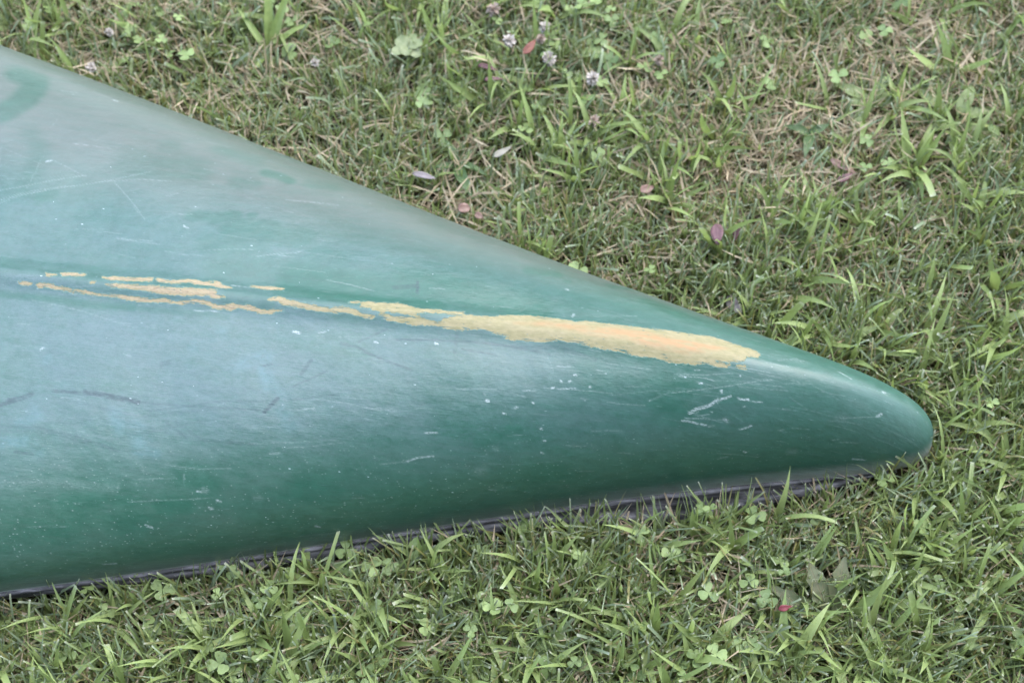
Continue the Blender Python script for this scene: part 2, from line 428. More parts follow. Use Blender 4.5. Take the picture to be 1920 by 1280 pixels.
# ------------------------------------------------------------------ canoe marks, in hull coordinates
# (metres from the bow tip, metres round the girth from the keel, positive on the far side)
WEAR=[[(.777,.0026),(.768,.0026),(.768,.0013),(.776,.0)],[(.765,.0046),(.748,.0064),(.743,.0058),(.746,.0038),(.762,.0019)],[(.729,.0051),(.719,.0069),(.702,.0074),(.686,.0097),(.685,.0055),(.701,.0043),(.721,.0031)],[(.683,.0091),(.68,.0103),(.674,.0078),(.664,.009),(.654,.0118),(.646,.0117),(.642,.0099),(.637,.0122),(.629,.0133),(.626,.0104),(.616,.0074),(.622,.0063),(.637,.007),(.648,.0065),(.654,.0089),(.663,.0054),(.679,.0054)],[(.724,-.0025),(.716,-.0006),(.706,-.0006),(.689,.0),(.68,.0006),(.672,.0),(.649,.0012),(.628,.0029),(.628,-.0017),(.62,-.0029),(.625,-.0046),(.631,-.0046),(.633,-.0029),(.648,-.0047),(.664,-.0054),(.681,-.0055),(.69,-.0037),(.704,-.0037),(.717,-.0038)],[(.799,-.008),(.793,-.0073),(.787,-.0079),(.787,-.0093),(.797,-.01)],[(.738,-.0013),(.733,-.0006),(.734,-.0019),(.737,-.0025)],[(.783,-.0086),(.78,-.0072),(.768,-.0072),(.766,-.0085),(.754,-.0097),(.74,-.0096),(.729,-.0114),(.714,-.01),(.703,-.0105),(.688,-.0104),(.683,-.0115),(.673,-.0102),(.662,-.0113),(.654,-.0106),(.646,-.0082),(.634,-.0081),(.629,-.0104),(.62,-.0103),(.612,-.008),(.599,-.0073),(.602,-.0073),(.595,-.0084),(.587,-.0105),(.579,-.0094),(.57,-.0082),(.569,-.0087),(.577,-.0104),(.579,-.0127),(.586,-.0127),(.595,-.0117),(.601,-.0112),(.602,-.0107),(.608,-.0102),(.612,-.0131),(.623,-.0132),(.63,-.0121),(.636,-.0099),(.647,-.0106),(.654,-.013),(.661,-.0125),(.674,-.0126),(.692,-.0141),(.706,-.013),(.713,-.0118),(.726,-.012),(.74,-.0115),(.751,-.0116),(.765,-.0104),(.771,-.0098),(.781,-.0105)],[(.602,.0124),(.596,.0134),(.585,.0144),(.572,.0142),(.575,.0121),(.59,.0106)],[(.583,-.0006),(.579,.0022),(.573,.0027),(.566,.0005),(.555,-.0011),(.544,-.0021),(.537,-.0037),(.529,-.0031),(.521,-.001),(.514,-.0015),(.507,-.0031),(.502,-.0051),(.492,-.0055),(.493,-.0075),(.499,-.0081),(.508,-.0061),(.514,-.0051),(.524,-.0062),(.537,-.0063),(.545,-.0058),(.557,-.0048),(.569,-.0038),(.575,-.0011)],[(.515,.0052),(.511,.0072),(.506,.0061),(.51,.0041)],[(.505,.001),(.504,.0066),(.496,.0086),(.493,.0065),(.486,.009),(.483,.008),(.475,.0094),(.466,.0078),(.459,.0048),(.448,.0053),(.433,.0061),(.429,.0051),(.418,.0069),(.418,.0046),(.428,.0023),(.433,.0028),(.443,.0024),(.453,.0014),(.463,-.0015),(.474,-.0005),(.485,-.0015),(.492,-.0005),(.499,.0015)],[(.488,-.0045),(.485,-.0025),(.477,-.0049),(.468,-.0049),(.458,-.0048),(.457,-.0024),(.464,-.0015),(.461,-.0005),(.453,-.0034),(.446,-.0057),(.436,-.0057),(.433,-.0024),(.421,.0019),(.412,.0046),(.392,.0058),(.388,.0094),(.367,.0135),(.351,.0136),(.339,.0134),(.322,.0123),(.316,.0154),(.299,.0151),(.278,.0162),(.256,.0172),(.234,.018),(.209,.0193),(.1881,.0152),(.171,.0131),(.1691,.0092),(.171,.0045),(.1804,.0033),(.1823,-.0013),(.196,-.0057),(.207,-.0055),(.206,-.0082),(.194,-.007),(.196,-.0101),(.203,-.0109),(.214,-.0101),(.226,-.0128),(.241,-.0138),(.257,-.012),(.274,-.0126),(.281,-.0112),(.3,-.0107),(.312,-.0101),(.318,-.0086),(.337,-.0079),(.349,-.0106),(.355,-.0116),(.367,-.0117),(.381,-.0124),(.375,-.0101),(.39,-.0089),(.401,-.0059),(.419,-.0097),(.431,-.0099),(.441,-.0085),(.458,-.0097),(.47,-.0088),(.481,-.0074)],[(.1881,-.0069),(.1804,-.0049),(.1804,-.0081),(.1862,-.0086)]]
HOLE=[[(.638,.0111),(.635,.0122),(.631,.0116),(.632,.0104),(.637,.0099)],[(.251,-.0107),(.248,-.0096),(.246,-.0103),(.248,-.0118)],[(.288,-.009),(.279,-.0093),(.281,-.0112),(.285,-.0109)]]
ORANGE=[[(.375,.0026),(.351,.0081),(.326,.0087),(.296,.0103),(.268,.0129),(.25,.01),(.226,.0099),(.196,.0084),(.209,.0017),(.23,-.0046),(.242,-.004),(.264,-.0034),(.28,.0),(.31,-.0004),(.341,.0029)]]
MARKS=[
('light',1.7,.6,.75,[(.222,-.0532),(.22,-.0516),(.217,-.0489),(.213,-.0472),(.209,-.0455)]),
('light',1.3,.6,.8,[(.209,-.0455),(.205,-.0427),(.203,-.0402),(.2,-.0376)]),
('light',.9,.6,.8,[(.2,-.0376),(.194,-.0355),(.1901,-.0329)]),
('light',.6,.6,.6,[(.2,-.041),(.198,-.0378)]),
('light',.5,.6,.85,[(.1842,-.0332),(.1823,-.0327)]),
('light',.7,.6,.9,[(.1823,-.034),(.1785,-.0337),(.1747,-.0325)]),
('light',.6,.6,.9,[(.1747,-.0338),(.1691,-.0337),(.1636,-.0327)]),
('light',1.1,.6,.6,[(.227,-.0608),(.223,-.0604),(.218,-.0609),(.214,-.0615)]),
('light',1.2,.6,.6,[(.211,-.0615),(.207,-.0618)]),
('light',.5,.6,.6,[(.226,-.0582),(.218,-.0574),(.208,-.0557)]),
('light',.8,.6,.35,[(.215,-.0547),(.206,-.0517)]),
('light',.7,.6,.4,[(.215,-.0505),(.218,-.0546)]),
('light',1.1,.6,.95,[(.198,-.0297),(.198,-.031)]),
('light',1.5,.6,.7,[(.192,-.0544),(.1901,-.0548)]),
('light',.8,.6,.9,[(.217,-.0272),(.215,-.0268)]),
('light',.6,.6,.8,[(.1842,-.0151),(.1842,-.0144)]),
('light',.6,.6,.8,[(.1785,-.0616),(.1691,-.056)]),
('light',.7,.6,.7,[(.204,-.0491),(.204,-.0491)]),
('light',.6,.6,.4,[(.205,-.0632),(.2,-.061)]),
('light',1.5,.6,.3,[(.146,-.0349),(.1442,-.0354)]),
('light',.5,.6,.6,[(.1785,-.0399),(.1766,-.0391)]),
('light',.6,.6,.5,[(.1442,-.0563),(.1408,-.0538)]),
('light',.45,.6,.45,[(.235,-.0241),(.22,-.0228),(.215,-.0223),(.205,-.0229)]),
('light',.35,.6,.4,[(.239,-.0388),(.224,-.0347),(.209,-.0303),(.194,-.0254),(.1691,-.0159),(.1582,-.0124)]),
('light',.4,.6,.2,[(.1842,-.0236),(.1636,-.0214),(.1425,-.0185)]),
('light',3.0,.6,.14,[(.225,-.0482),(.219,-.041),(.211,-.0318)]),
('light',.6,.6,.6,[(.222,-.0173),(.218,-.0164)]),
('light',.5,.6,.38,[(.843,.0836),(.821,.0918),(.8,.101),(.773,.1113)]),
('light',.5,.6,.42,[(.84,.0731),(.797,.0921),(.75,.1087),(.717,.1244)]),
('light',.4,.6,.3,[(.84,.0751),(.812,.0878),(.78,.0988)]),
('light',.5,.6,.3,[(.806,.1237),(.773,.11)]),
('light',.6,.6,.38,[(.745,.1063),(.729,.0916),(.714,.0767)]),
('light',.5,.6,.3,[(.753,.107),(.726,.1134),(.697,.1156)]),
('light',.6,.6,.25,[(.82,.089),(.818,.1078),(.817,.1267)]),
('light',.4,.6,.2,[(.846,.0955),(.816,.1009),(.78,.1106)]),
('light',.9,.6,.6,[(.812,.1209),(.808,.1232)]),
('light',1.0,.6,.8,[(.78,.218),(.776,.2173)]),
('light',.6,.6,.4,[(.839,.0703),(.831,.0753)]),
('light',.7,.6,.3,[(.803,.2266),(.784,.22)]),
('light',.5,.6,.2,[(.821,.1618),(.818,.177)]),
('light',.7,.6,.3,[(.696,.0976),(.687,.1024)]),
('light',.5,.6,.2,[(.594,.1117),(.547,.1172)]),
('light',.8,.6,.25,[(.682,.1789),(.659,.1776)]),
('light',.5,.6,.4,[(.604,.0434),(.586,.0488),(.568,.0528)]),
('light',.5,.6,.25,[(.722,.0823),(.708,.0695)]),
('light',.4,.6,.2,[(.643,.0632),(.607,.0605)]),
('light',.5,.6,.25,[(.695,.0712),(.687,.0768)]),
('light',.5,.6,.25,[(.593,.1116),(.546,.116)]),
('light',.6,.6,.15,[(.852,.13),(.812,.1168)]),
('light',1.3,.6,.95,[(.557,-.0264),(.552,-.0273)]),
('light',.6,.6,.6,[(.536,-.0253),(.53,-.0236)]),
('light',.9,.6,.7,[(.673,.0674),(.669,.0653)]),
('light',.5,.6,.8,[(.618,.0109),(.599,.0112)]),
('light',.5,.6,.75,[(.644,-.0176),(.623,-.0155)]),
('light',.9,.6,.6,[(.69,-.248),(.68,-.247)]),
('light',2.0,.6,.75,[(.61,-.1674),(.608,-.1682)]),
('light',.8,.6,.6,[(.615,-.1693),(.612,-.1694)]),
('light',.9,.6,.6,[(.599,-.1751),(.596,-.1757)]),
('light',1.0,.6,.7,[(.605,-.1824),(.602,-.183)]),
('light',2.2,.6,.4,[(.568,-.1704),(.565,-.1699)]),
('light',1.2,.6,.5,[(.654,-.2034),(.649,-.2049)]),
('light',1.0,.6,.7,[(.521,-.1965),(.518,-.1979)]),
('light',.7,.6,.45,[(.56,-.1317),(.552,-.1301)]),
('light',1.2,.6,.3,[(.678,-.1704),(.678,-.1759)]),
('light',1.2,.6,.25,[(.661,-.1547),(.659,-.1604)]),
('light',.5,.6,.35,[(.627,-.1563),(.626,-.1659)]),
('light',.5,.6,.3,[(.663,-.1652),(.633,-.1601)]),
('light',.8,.6,.7,[(.765,-.067),(.763,-.0656)]),
('light',1.0,.6,.35,[(.539,-.0925),(.529,-.0899)]),
('light',3.5,.6,.28,[(.772,-.1846),(.73,-.177),(.683,-.1742)]),
('light',1.2,.6,.25,[(.773,-.1827),(.739,-.1771)]),
('light',.5,.6,.3,[(.669,-.1847),(.602,-.1734)]),
('light',.8,.6,.25,[(.747,-.2155),(.716,-.2106)]),
('light',.6,.6,.3,[(.535,-.2115),(.503,-.2075)]),
('light',5.0,.6,.3,[(.815,-.0061),(.786,-.0013)]),
('light',.5,.6,.15,[(.579,-.126),(.506,-.1138)]),
('light',.8,.6,.5,[(.449,-.1241),(.44,-.1199),(.428,-.1174)]),
('light',.7,.6,.5,[(.437,-.0987),(.427,-.0971)]),
('light',.6,.6,.7,[(.332,-.049),(.318,-.0465)]),
('light',.8,.6,.85,[(.338,-.049),(.336,-.0484)]),
('light',.9,.6,.9,[(.331,-.0423),(.33,-.0427)]),
('light',1.0,.6,.6,[(.324,-.0419),(.323,-.041)]),
('light',.8,.6,.85,[(.321,-.0356),(.319,-.0359)]),
('light',.8,.6,.85,[(.307,-.0438),(.306,-.0437)]),
('light',1.1,.6,1.0,[(.39,-.0666),(.388,-.0664)]),
('light',.9,.6,.9,[(.343,-.0838),(.342,-.0841)]),
('light',.9,.6,.9,[(.339,-.0939),(.338,-.0938)]),
('light',.9,.6,.9,[(.34,-.1053),(.339,-.1056)]),
('light',.8,.6,.8,[(.375,-.075),(.373,-.0753)]),
('light',.7,.6,.7,[(.366,-.0698),(.364,-.0684)]),
('light',.6,.6,.5,[(.361,-.0543),(.351,-.0528)]),
('light',3.5,.6,.35,[(.39,-.1287),(.388,-.1279)]),
('light',2.2,.6,.3,[(.379,-.1058),(.377,-.1064)]),
('light',2.5,.6,.2,[(.466,-.084),(.463,-.0832)]),
('light',1.2,.6,.4,[(.381,-.1481),(.375,-.1487)]),
('light',.7,.6,.8,[(.352,-.0631),(.351,-.0634)]),
('light',.4,.6,.25,[(.371,-.0572),(.359,-.0589)]),
('light',1.1,.6,.9,[(.438,-.0237),(.436,-.0241)]),
('light',1.0,.6,.8,[(.488,-.028),(.486,-.0285)]),
('light',.6,.6,.6,[(.392,-.0609),(.391,-.0617)]),
('light',.5,.6,.25,[(.415,-.0599),(.387,-.0561),(.383,-.0563)]),
('light',.6,.6,.25,[(.471,-.1296),(.449,-.1245)]),
('light',1.2,.6,.5,[(.327,.0215),(.328,.0186)]),
('light',1.2,.6,.7,[(.336,.0509),(.335,.0509)]),
('light',1.6,.6,.15,[(.257,-.0485),(.24,-.0378)]),
('light',.6,.6,.35,[(.336,-.0305),(.322,-.0291)]),
('light',3.0,.6,.3,[(.0962,-.0322),(.092,-.0294)]),
('light',1.0,.6,.6,[(.0634,-.02),(.0589,-.0156)]),
('light',3.0,.6,.5,[(.1309,-.0783),(.1277,-.0776)]),
('light',1.2,.6,.8,[(.171,-.0856),(.1691,-.0862)]),
('light',2.0,.6,.5,[(.192,-.054),(.1901,-.0555)]),
('light',.8,.6,.7,[(.1766,-.0614),(.1691,-.056)]),
('light',1.6,.6,.6,[(.0739,-.0734),(.0645,-.0716)]),
('light',1.4,.6,.3,[(.0907,-.0559),(.0752,-.0518)]),
('light',1.0,.6,.35,[(.0976,-.0557),(.092,-.0524)]),
('light',1.3,.6,.8,[(.06,.0032),(.0578,.0038)]),
('light',.9,.6,.35,[(.192,-.0977),(.1842,-.0936)]),
('light',.7,.6,.5,[(.1004,.0105),(.0893,.0055)]),
('light',2.2,.6,.25,[(.16,.0087),(.1277,.0109)]),
('light',3.0,.6,.2,[(.1213,.0042),(.0691,.0061)]),
('light',3,.6,.18,[(.088,-.0132),(.0727,-.0146)]),
('light',4.0,.6,.14,[(.04,.0261),(.0315,-.0002)]),
('light',.5,.6,.3,[(.0934,-.0313),(.06,-.0189)]),
('light',1.2,.6,.3,[(.1529,.0064),(.1358,.0158)]),
('light',.8,.6,.35,[(.1442,.0108),(.1293,.0144)]),
('dark',2.0,.8,.55,[(.786,-.1191),(.774,-.1134),(.762,-.1065)]),
('dark',1.0,.8,.5,[(.781,-.114),(.764,-.1086)]),
('dark',1.3,.8,.5,[(.745,-.1018),(.73,-.1012),(.716,-.1006)]),
('dark',2.2,.8,.6,[(.719,-.0996),(.7,-.1005),(.674,-.1024)]),
('dark',.6,.8,.25,[(.674,-.1024),(.633,-.1009),(.572,-.0973)]),
('dark',1.6,.8,.65,[(.569,-.0981),(.56,-.0858)]),
('dark',1.5,.8,.35,[(.544,-.0627),(.538,-.0501)]),
('dark',2.5,.8,.25,[(.661,-.0679),(.655,-.0651)]),
('dark',.6,.8,.5,[(.577,-.0599),(.57,-.0573)]),
('dark',.5,.8,.3,[(.549,-.0742),(.523,-.0577)]),
('dark',1.2,.8,.22,[(.782,-.1372),(.749,-.1343),(.715,-.138),(.683,-.1445)]),
('dark',1.0,.8,.18,[(.781,-.1404),(.737,-.1374),(.708,-.1415)]),
('dark',1.0,.8,.18,[(.64,-.115),(.616,-.1273),(.572,-.1262)]),
('dark',.6,.8,.2,[(.663,-.1085),(.606,-.0938),(.569,-.0894)]),
('dark',.6,.8,.2,[(.551,-.0861),(.511,-.0764)]),
('dark',1.2,.8,.35,[(.765,-.1562),(.751,-.1564)]),
('dark',.8,.8,.12,[(.76,-.1057),(.671,-.1141),(.611,-.1)]),
('dark',.6,.8,.12,[(.693,-.1372),(.631,-.1158),(.567,-.0968)]),
('dark',.8,.8,.2,[(.648,-.1159),(.629,-.1271)]),
('dark',1.2,.8,.35,[(.516,-.0325),(.503,-.0341),(.488,-.04)]),
('dark',.8,.8,.35,[(.488,-.04),(.473,-.0443),(.454,-.0487)]),
('dark',.6,.8,.35,[(.501,-.0294),(.48,-.0154)]),
('dark',1.2,.8,.5,[(.462,.0345),(.46,.0233)]),
('dark',1.4,.8,.25,[(.421,-.0111),(.421,-.0297)]),
('dark',.6,.8,.35,[(.47,-.024),(.404,-.0182)]),
('dark',.8,.8,.35,[(.404,-.0182),(.376,-.018),(.343,-.0211)]),
('dark',.6,.8,.35,[(.415,-.0258),(.387,-.0272)]),
('dark',2.5,.8,.25,[(.48,.0268),(.464,.0297)]),
('dark',2.0,.8,.2,[(.375,-.0197),(.336,-.0142),(.305,-.0212)]),
('clean',13,5,.75,[(.873,.2301),(.857,.2268),(.853,.2115),(.856,.1918),(.866,.177),(.871,.1713)]),
('clean',3,4,.5,[(.888,.2389),(.88,.2433)]),
('clean',8,8,.4,[(.837,.1541),(.822,.1367),(.82,.1094),(.82,.089)]),
('clean',6,3,.8,[(.618,.1458),(.606,.1447),(.596,.1405)]),
('clean',9,5,.4,[(.639,.126),(.626,.1279)]),
('clean',9,8,.45,[(.666,.1698),(.633,.1618)]),
('clean',9,6,.3,[(.713,.1558),(.709,.159)]),
('clean',15,9,.4,[(.739,.1312),(.711,.1313),(.679,.1331)]),
('clean',8,6,.4,[(.575,.1414),(.556,.143)]),
('clean',7,4,.5,[(.805,.0813),(.797,.0868)]),
('clean',6,3,.6,[(.669,.0791),(.657,.0806)]),
('clean',7,3,.6,[(.649,.0789),(.632,.0846)]),
('clean',4,2,.6,[(.618,.0863),(.615,.0872)]),
('clean',14,5,.6,[(.628,.0698),(.598,.0712)]),
('clean',12,6,.5,[(.586,.0698),(.569,.0692)]),
('clean',10,6,.4,[(.648,.0523),(.602,.0557)]),
('clean',12,8,.4,[(.554,.0504),(.532,.0477)]),
('clean',12,8,.35,[(.74,.1288),(.704,.1391)]),
('clean',6,3,.6,[(.37,.0689),(.347,.072)]),
('clean',2.5,2,.6,[(.337,.0644),(.335,.0646)]),
('clean',6,4,.6,[(.298,.0754),(.266,.092)]),
('clean',8,5,.5,[(.266,.0576),(.238,.0471)]),
('clean',18,9,.5,[(.304,-.0292),(.234,-.0248)]),
('clean',14,8,.5,[(.245,-.0469),(.23,-.0525)]),
('clean',6,5,.4,[(.39,-.1014),(.363,-.0877)]),
('clean',12,10,.4,[(.364,-.1289),(.324,-.1237)]),
('clean',16,12,.4,[(.491,-.1511),(.432,-.1597)]),
('clean',5,4,.3,[(.282,-.0841),(.275,-.0906)]),
('clean',8,4,.6,[(.641,-.1858),(.625,-.1825)]),
('clean',14,8,.6,[(.528,-.1593),(.509,-.1577)]),
('clean',12,8,.5,[(.625,-.1548),(.607,-.1612)]),
('clean',16,10,.4,[(.568,-.1829),(.542,-.1781)]),
('clean',8,6,.4,[(.718,-.1909),(.699,-.1903)]),
('clean',20,14,.4,[(.664,-.2143),(.603,-.2209)]),
('clean',8,5,.55,[(.618,-.0029),(.584,-.0017)]),
('clean',2,3,.3,[(.816,-.002),(.775,.0033)]),
('clean',3.5,3,.75,[(.812,-.0203),(.778,-.0197),(.731,-.0215),(.696,-.0197)]),
('clean',2.5,3,.5,[(.696,-.0197),(.638,-.0204),(.616,-.02)]),
('clean',4,3,.4,[(.701,.0025),(.632,.0052)]),
('clean',20,14,.95,[(.567,.0245),(.504,.0209),(.452,.0202)]),
('clean',15,12,.9,[(.475,.0326),(.402,.0263),(.36,.0224)]),
('clean',14,12,.6,[(.631,.0255),(.578,.0242)]),
('clean',10,10,.5,[(.601,.0343),(.528,.0381)]),
('pale',5,4,.35,[(.6,-.0624),(.588,-.0561),(.577,-.0516)]),
('pale',6,4,.5,[(.577,-.0516),(.574,-.0635),(.569,-.0746),(.56,-.0869)]),
('pale',5,5,.3,[(.56,-.0869),(.546,-.1054)]),
('pale',6,4,.35,[(.691,-.1143),(.685,-.1253)]),
('pale',7,5,.35,[(.672,-.1232),(.664,-.1355)]),
('pale',4,4,.4,[(.668,-.142),(.653,-.143)]),
('pale',5,4,.35,[(.767,-.1343),(.754,-.1245)]),
('pale',4,3,.45,[(.779,-.1507),(.76,-.1465)]),
('pale',2.5,3,.3,[(.758,-.1113),(.756,-.1182)]),
('pale',4,4,.25,[(.639,-.0496),(.615,-.0336)]),
('pale',4,3,.2,[(.759,-.0784),(.756,-.073)]),
('pale',4,4,.2,[(.748,-.1508),(.745,-.1569)])]


def seg_dist(P, a, b):
    a = np.asarray(a); b = np.asarray(b); d = b - a
    L2 = d @ d
    t = np.clip(((P - a) @ d) / max(L2, 1e-12), 0, 1)
    return np.hypot(*(P - a - t[:, None] * d).T)

def poly_sdf(P, poly):
    poly = np.asarray(poly, float); n = len(poly)
    dist = np.full(len(P), 1e9); ins = np.zeros(len(P), bool)
    for i in range(n):
        a, b = poly[i], poly[(i + 1) % n]
        dist = np.minimum(dist, seg_dist(P, a, b))
        c = (a[1] > P[:, 1]) != (b[1] > P[:, 1])
        with np.errstate(divide='ignore', invalid='ignore'):
            xi = (b[0] - a[0]) * (P[:, 1] - a[1]) / (b[1] - a[1]) + a[0]
        ins ^= c & (P[:, 0] < xi)
    return np.where(ins, dist, -dist)

def near(S, G, pts, m):
    p = np.asarray(pts)
    return np.nonzero((S > p[:, 0].min() - m) & (S < p[:, 0].max() + m) & (G > p[:, 1].min() - m) & (G < p[:, 1].max() + m))[0]

def build_canoe():
    root = empty("canoe", (TX, TY, 0.0))
    tag(root, "overturned green plastic canoe with a worn yellow keel, lying bow right on the grass", "canoe")
    inv = np.array([TX, TY, 0.0])
    s = np.concatenate([np.linspace(0.02, 0.16, 150) ** 2 / 0.16, np.arange(0.1610, 0.935, 0.00115)])
    s2 = 0.935 + (np.linspace(0.0, 1, 90) ** 1.4) * (LEN / 2 - 0.935)
    s3 = (LEN - np.geomspace(LEN / 2, 0.0006, 70))[1:]
    s = np.concatenate([s, s2[1:], s3])
    nc = 521
    y, z, g = hull_section(s, nc)
    # gentle waviness of an old hull
    wob = 0.0009 * np.sin(s * 31)[:, None] * np.sin(g * 19 + 1.0) + 0.0006 * np.sin(s * 57 + 2)[:, None] * np.cos(g * 33)
    fade = np.clip(s / 0.1, 0, 1)[:, None] * np.clip((LEN - s) / 0.1, 0, 1)[:, None]
    z = z + wob * fade * np.cos(np.clip(g / np.abs(g[:, -1:]), -1, 1) * pi / 2)
    P = hull_world(s, y, z)
    V = P.reshape(-1, 3) - inv
    S = np.repeat(s, nc); G = g.ravel()
    N = len(S)
    at = {k: np.zeros(N) for k in ("orange", "light", "dark", "clean", "pale", "core")}
    wear = np.full(N, -8.0)
    SG = np.stack([S, G], 1)
    for p in WEAR:
        k = near(S, G, p, 0.008)
        wear[k] = np.maximum(wear[k], poly_sdf(SG[k], p) * 1000)
    for p in HOLE:
        k = near(S, G, p, 0.008)
        wear[k] = np.minimum(wear[k], -poly_sdf(SG[k], p) * 1000)
    for p in ORANGE:
        k = near(S, G, p, 0.01)
        at["orange"][k] = np.clip(poly_sdf(SG[k], p) * 1000 / 6 + 0.45, 0, 1)
    at["wear"] = wear
    at["core"] = np.clip((S - 0.50) / 0.10, 0, 1)              # deeper gouges aft show the fibrous core
    # years of fine lengthwise scuffs, densest on the keel and the bow
    rs = np.random.default_rng(5)
    fine = []
    for i in range(520):
        zone = rs.random()
        if zone < 0.38: s0, g0 = rs.uniform(0.02, 0.30), rs.normal(-0.02, 0.045)
        elif zone < 0.70: s0, g0 = rs.uniform(0.1, 0.92), rs.normal(0.0, 0.05)
        else: s0, g0 = rs.uniform(0.1, 0.92), rs.uniform(-0.26, 0.26)
        if abs(g0) > 0.9 * float(half_width(np.array(s0)) + 0.05): continue
        L = min(0.09, rs.lognormal(-4.2, 0.7)); a = rs.normal(-0.04, 0.10) + (rs.normal(0, 0.6) if rs.random() < 0.05 else 0)
        bow_ = rs.normal(0, 0.025) * L
        p0 = (s0 - L / 2 * cos(a), g0 - L / 2 * sin(a)); p2 = (s0 + L / 2 * cos(a), g0 + L / 2 * sin(a))
        fine.append(("fine", rs.uniform(0.0, 0.18), 0.6, 0.05 + 0.20 * rs.random() ** 2.5, [p0, (s0, g0 + bow_), p2]))
    for kind, w, so, st, pl in MARKS + fine:
        if kind == "fine": kind = "light" if rs.random() < 0.8 else "dark"
        elif kind == "light":
            if w >= 2.0: so, st = w * 1.2, st * 0.32
            elif w >= 0.7 and st >= 0.5: w, so, st = w * 0.66, 0.5, st * 0.9
            else: w, so, st = w * 0.30, 0.55, st * (0.55 if pl[0][0] > 0.6 else 0.8)
        elif kind == "dark": w, so, st = w * 0.75, 0.9, min(1.0, st * 1.35)
        r = (w + so) / 1000 + 0.001
        k = near(S, G, pl, r)
        if not len(k): continue
        d = np.full(len(k), 1e9)
        for a, b in zip(pl[:-1], pl[1:]):
            d = np.minimum(d, seg_dist(SG[k], a, b))
        d *= 1000
        f = np.clip((w + so - d) / max(2 * so, 0.2) if so > 1 else (w + so - d) / (so + 0.01), 0, 1)
        f = f * f * (3 - 2 * f) * st
        at[kind][k] = np.maximum(at[kind][k], f)
    girth = np.repeat(np.abs(g[:, -1]), nc)
    at["edge"] = girth - np.abs(G)
    # oxidised film; its fade down the near flank also paints in sky sheen
    fr = np.abs(G) / girth
    at["chalk_sheen"] = np.clip(0.35 + 0.75 * np.clip((S - 0.12) / 0.5, 0, 1), 0, 1) * np.where(G < 0, np.clip(1.7 - 1.7 * fr, 0.55, 1.0), 0.72)
    at["film_tint"] = np.clip(np.where(G > 0, (fr - 0.25) / 0.5, (fr - 0.45) / 0.3), 0, 1)
    at["film"] = np.clip(np.where(G > 0, (fr - 0.25) / 0.22, 0.0), 0, 1) * np.clip((S - 0.02) / 0.15, 0.35, 1)
    at["bow"] = np.exp(-(S / 0.16) ** 2)
    at["dust_bounce"] = np.where(G < 0, 0.30 + 1.15 * np.exp(-(S / 0.24) ** 2), 0.5)  # real dust, strengthened as painted bounce light low on the flank
    at["dust"] = np.clip(np.where(G < 0, (fr - 0.35) / 0.4, 0.15), 0.1, 1)
    hull = mesh_np("hull", V, None, M_HULL, root, quads=grid_quads(len(s), nc), point=at, uv=np.stack([S, G], 1))
    # inner skin, so that the shell has a thickness
    si = np.linspace(0.02, LEN - 0.02, 90)
    yi, zi, gi = hull_section(si, 41, 0.006)
    Pi = hull_world(si, yi, zi).reshape(-1, 3) - inv
    mesh_np("inner_skin", Pi, None, M_LINER, root, quads=grid_quads(len(si), 41)[:, ::-1])
    # gunwale trim: two lips of extruded vinyl with a groove between them
    prof = np.array([(-4, -0.6), (0.2, -0.6), (2.2, -0.9), (3.2, -1.8), (2.9, -3.0), (1.2, -3.6), (1.3, -4.6), (4.2, -5.0), (7.4, -6.2), (8.8, -8.8), (8.6, -13.0), (6.6, -16.5), (1.0, -17.5), (-5.5, -16.0), (-6.5, -8.0), (-5.5, -2.0)]) / 1000
    for side in (-1, 1):
        st = np.concatenate([np.geomspace(0.030, 0.08, 14)[:-1], np.linspace(0.08, 1.2, 240), np.linspace(1.25, LEN - 0.035, 80)])
        W = half_width(st) * side
        base = hull_world(st, W[:, None], 0 * W[:, None])[:, 0]
        tan = np.gradient(base, axis=0); tan /= np.linalg.norm(tan, axis=1)[:, None]
        up = np.array([0, 0, 1.0])
        nrm = np.cross(tan, up); nrm /= np.linalg.norm(nrm, axis=1)[:, None]
        ctr = np.array([TX - 2.0 * cos(PSI), TY - 2.0 * sin(PSI), 0])
        sg = np.sign(((base - ctr) * nrm).sum(1)); nrm *= np.median(sg)
        grow = np.clip((st - 0.028) / 0.08, 0.22, 1) * (1 + 0.3 * np.exp(-((st - 0.21) / 0.08) ** 2))
        sag = 0.0022 * np.exp(-((st - 0.22) / 0.09) ** 2) + 0.0008 * np.sin(st * 37) + 0.0006 * np.sin(st * 90 + 1)
        out = 0.0105 * np.exp(-((st - 0.21) / 0.10) ** 2) - 0.0075 * np.clip((st - 0.55) / 0.25, 0, 1)
        K = len(prof)
        o_ = prof[None, :, 0] * grow[:, None]; u_ = prof[None, :, 1] * grow[:, None]
        low = (prof[:, 1] < -0.003)[None, :]
        o_ = o_ + low * out[:, None]; u_ = u_ - low * sag[:, None]
        Q = base[:, None] + nrm[:, None] * o_[..., None] + up * u_[..., None] - inv
        Q = np.concatenate([Q, Q[:, :1]], 1)
        mesh_np("gunwale_trim", Q.reshape(-1, 3), None, M_TRIM, root, quads=grid_quads(len(st), K + 1))
    return root

M_LINER = mat_plain("hull_liner", (0.10, 0.10, 0.095), (0.14, 0.14, 0.13), 60, 0.6)
canoe = build_canoe()

# ------------------------------------------------------------------ lawn
def vnoise(x, y, freq, seed):
    r = np.random.default_rng(seed)
    out = np.zeros_like(x)
    for _ in range(9):
        a = r.uniform(0, 2 * pi); f = freq * r.uniform(0.6, 1.7)
        out += np.sin((x * cos(a) + y * sin(a)) * f + r.uniform(0, 6.28))
    return out / 4.2

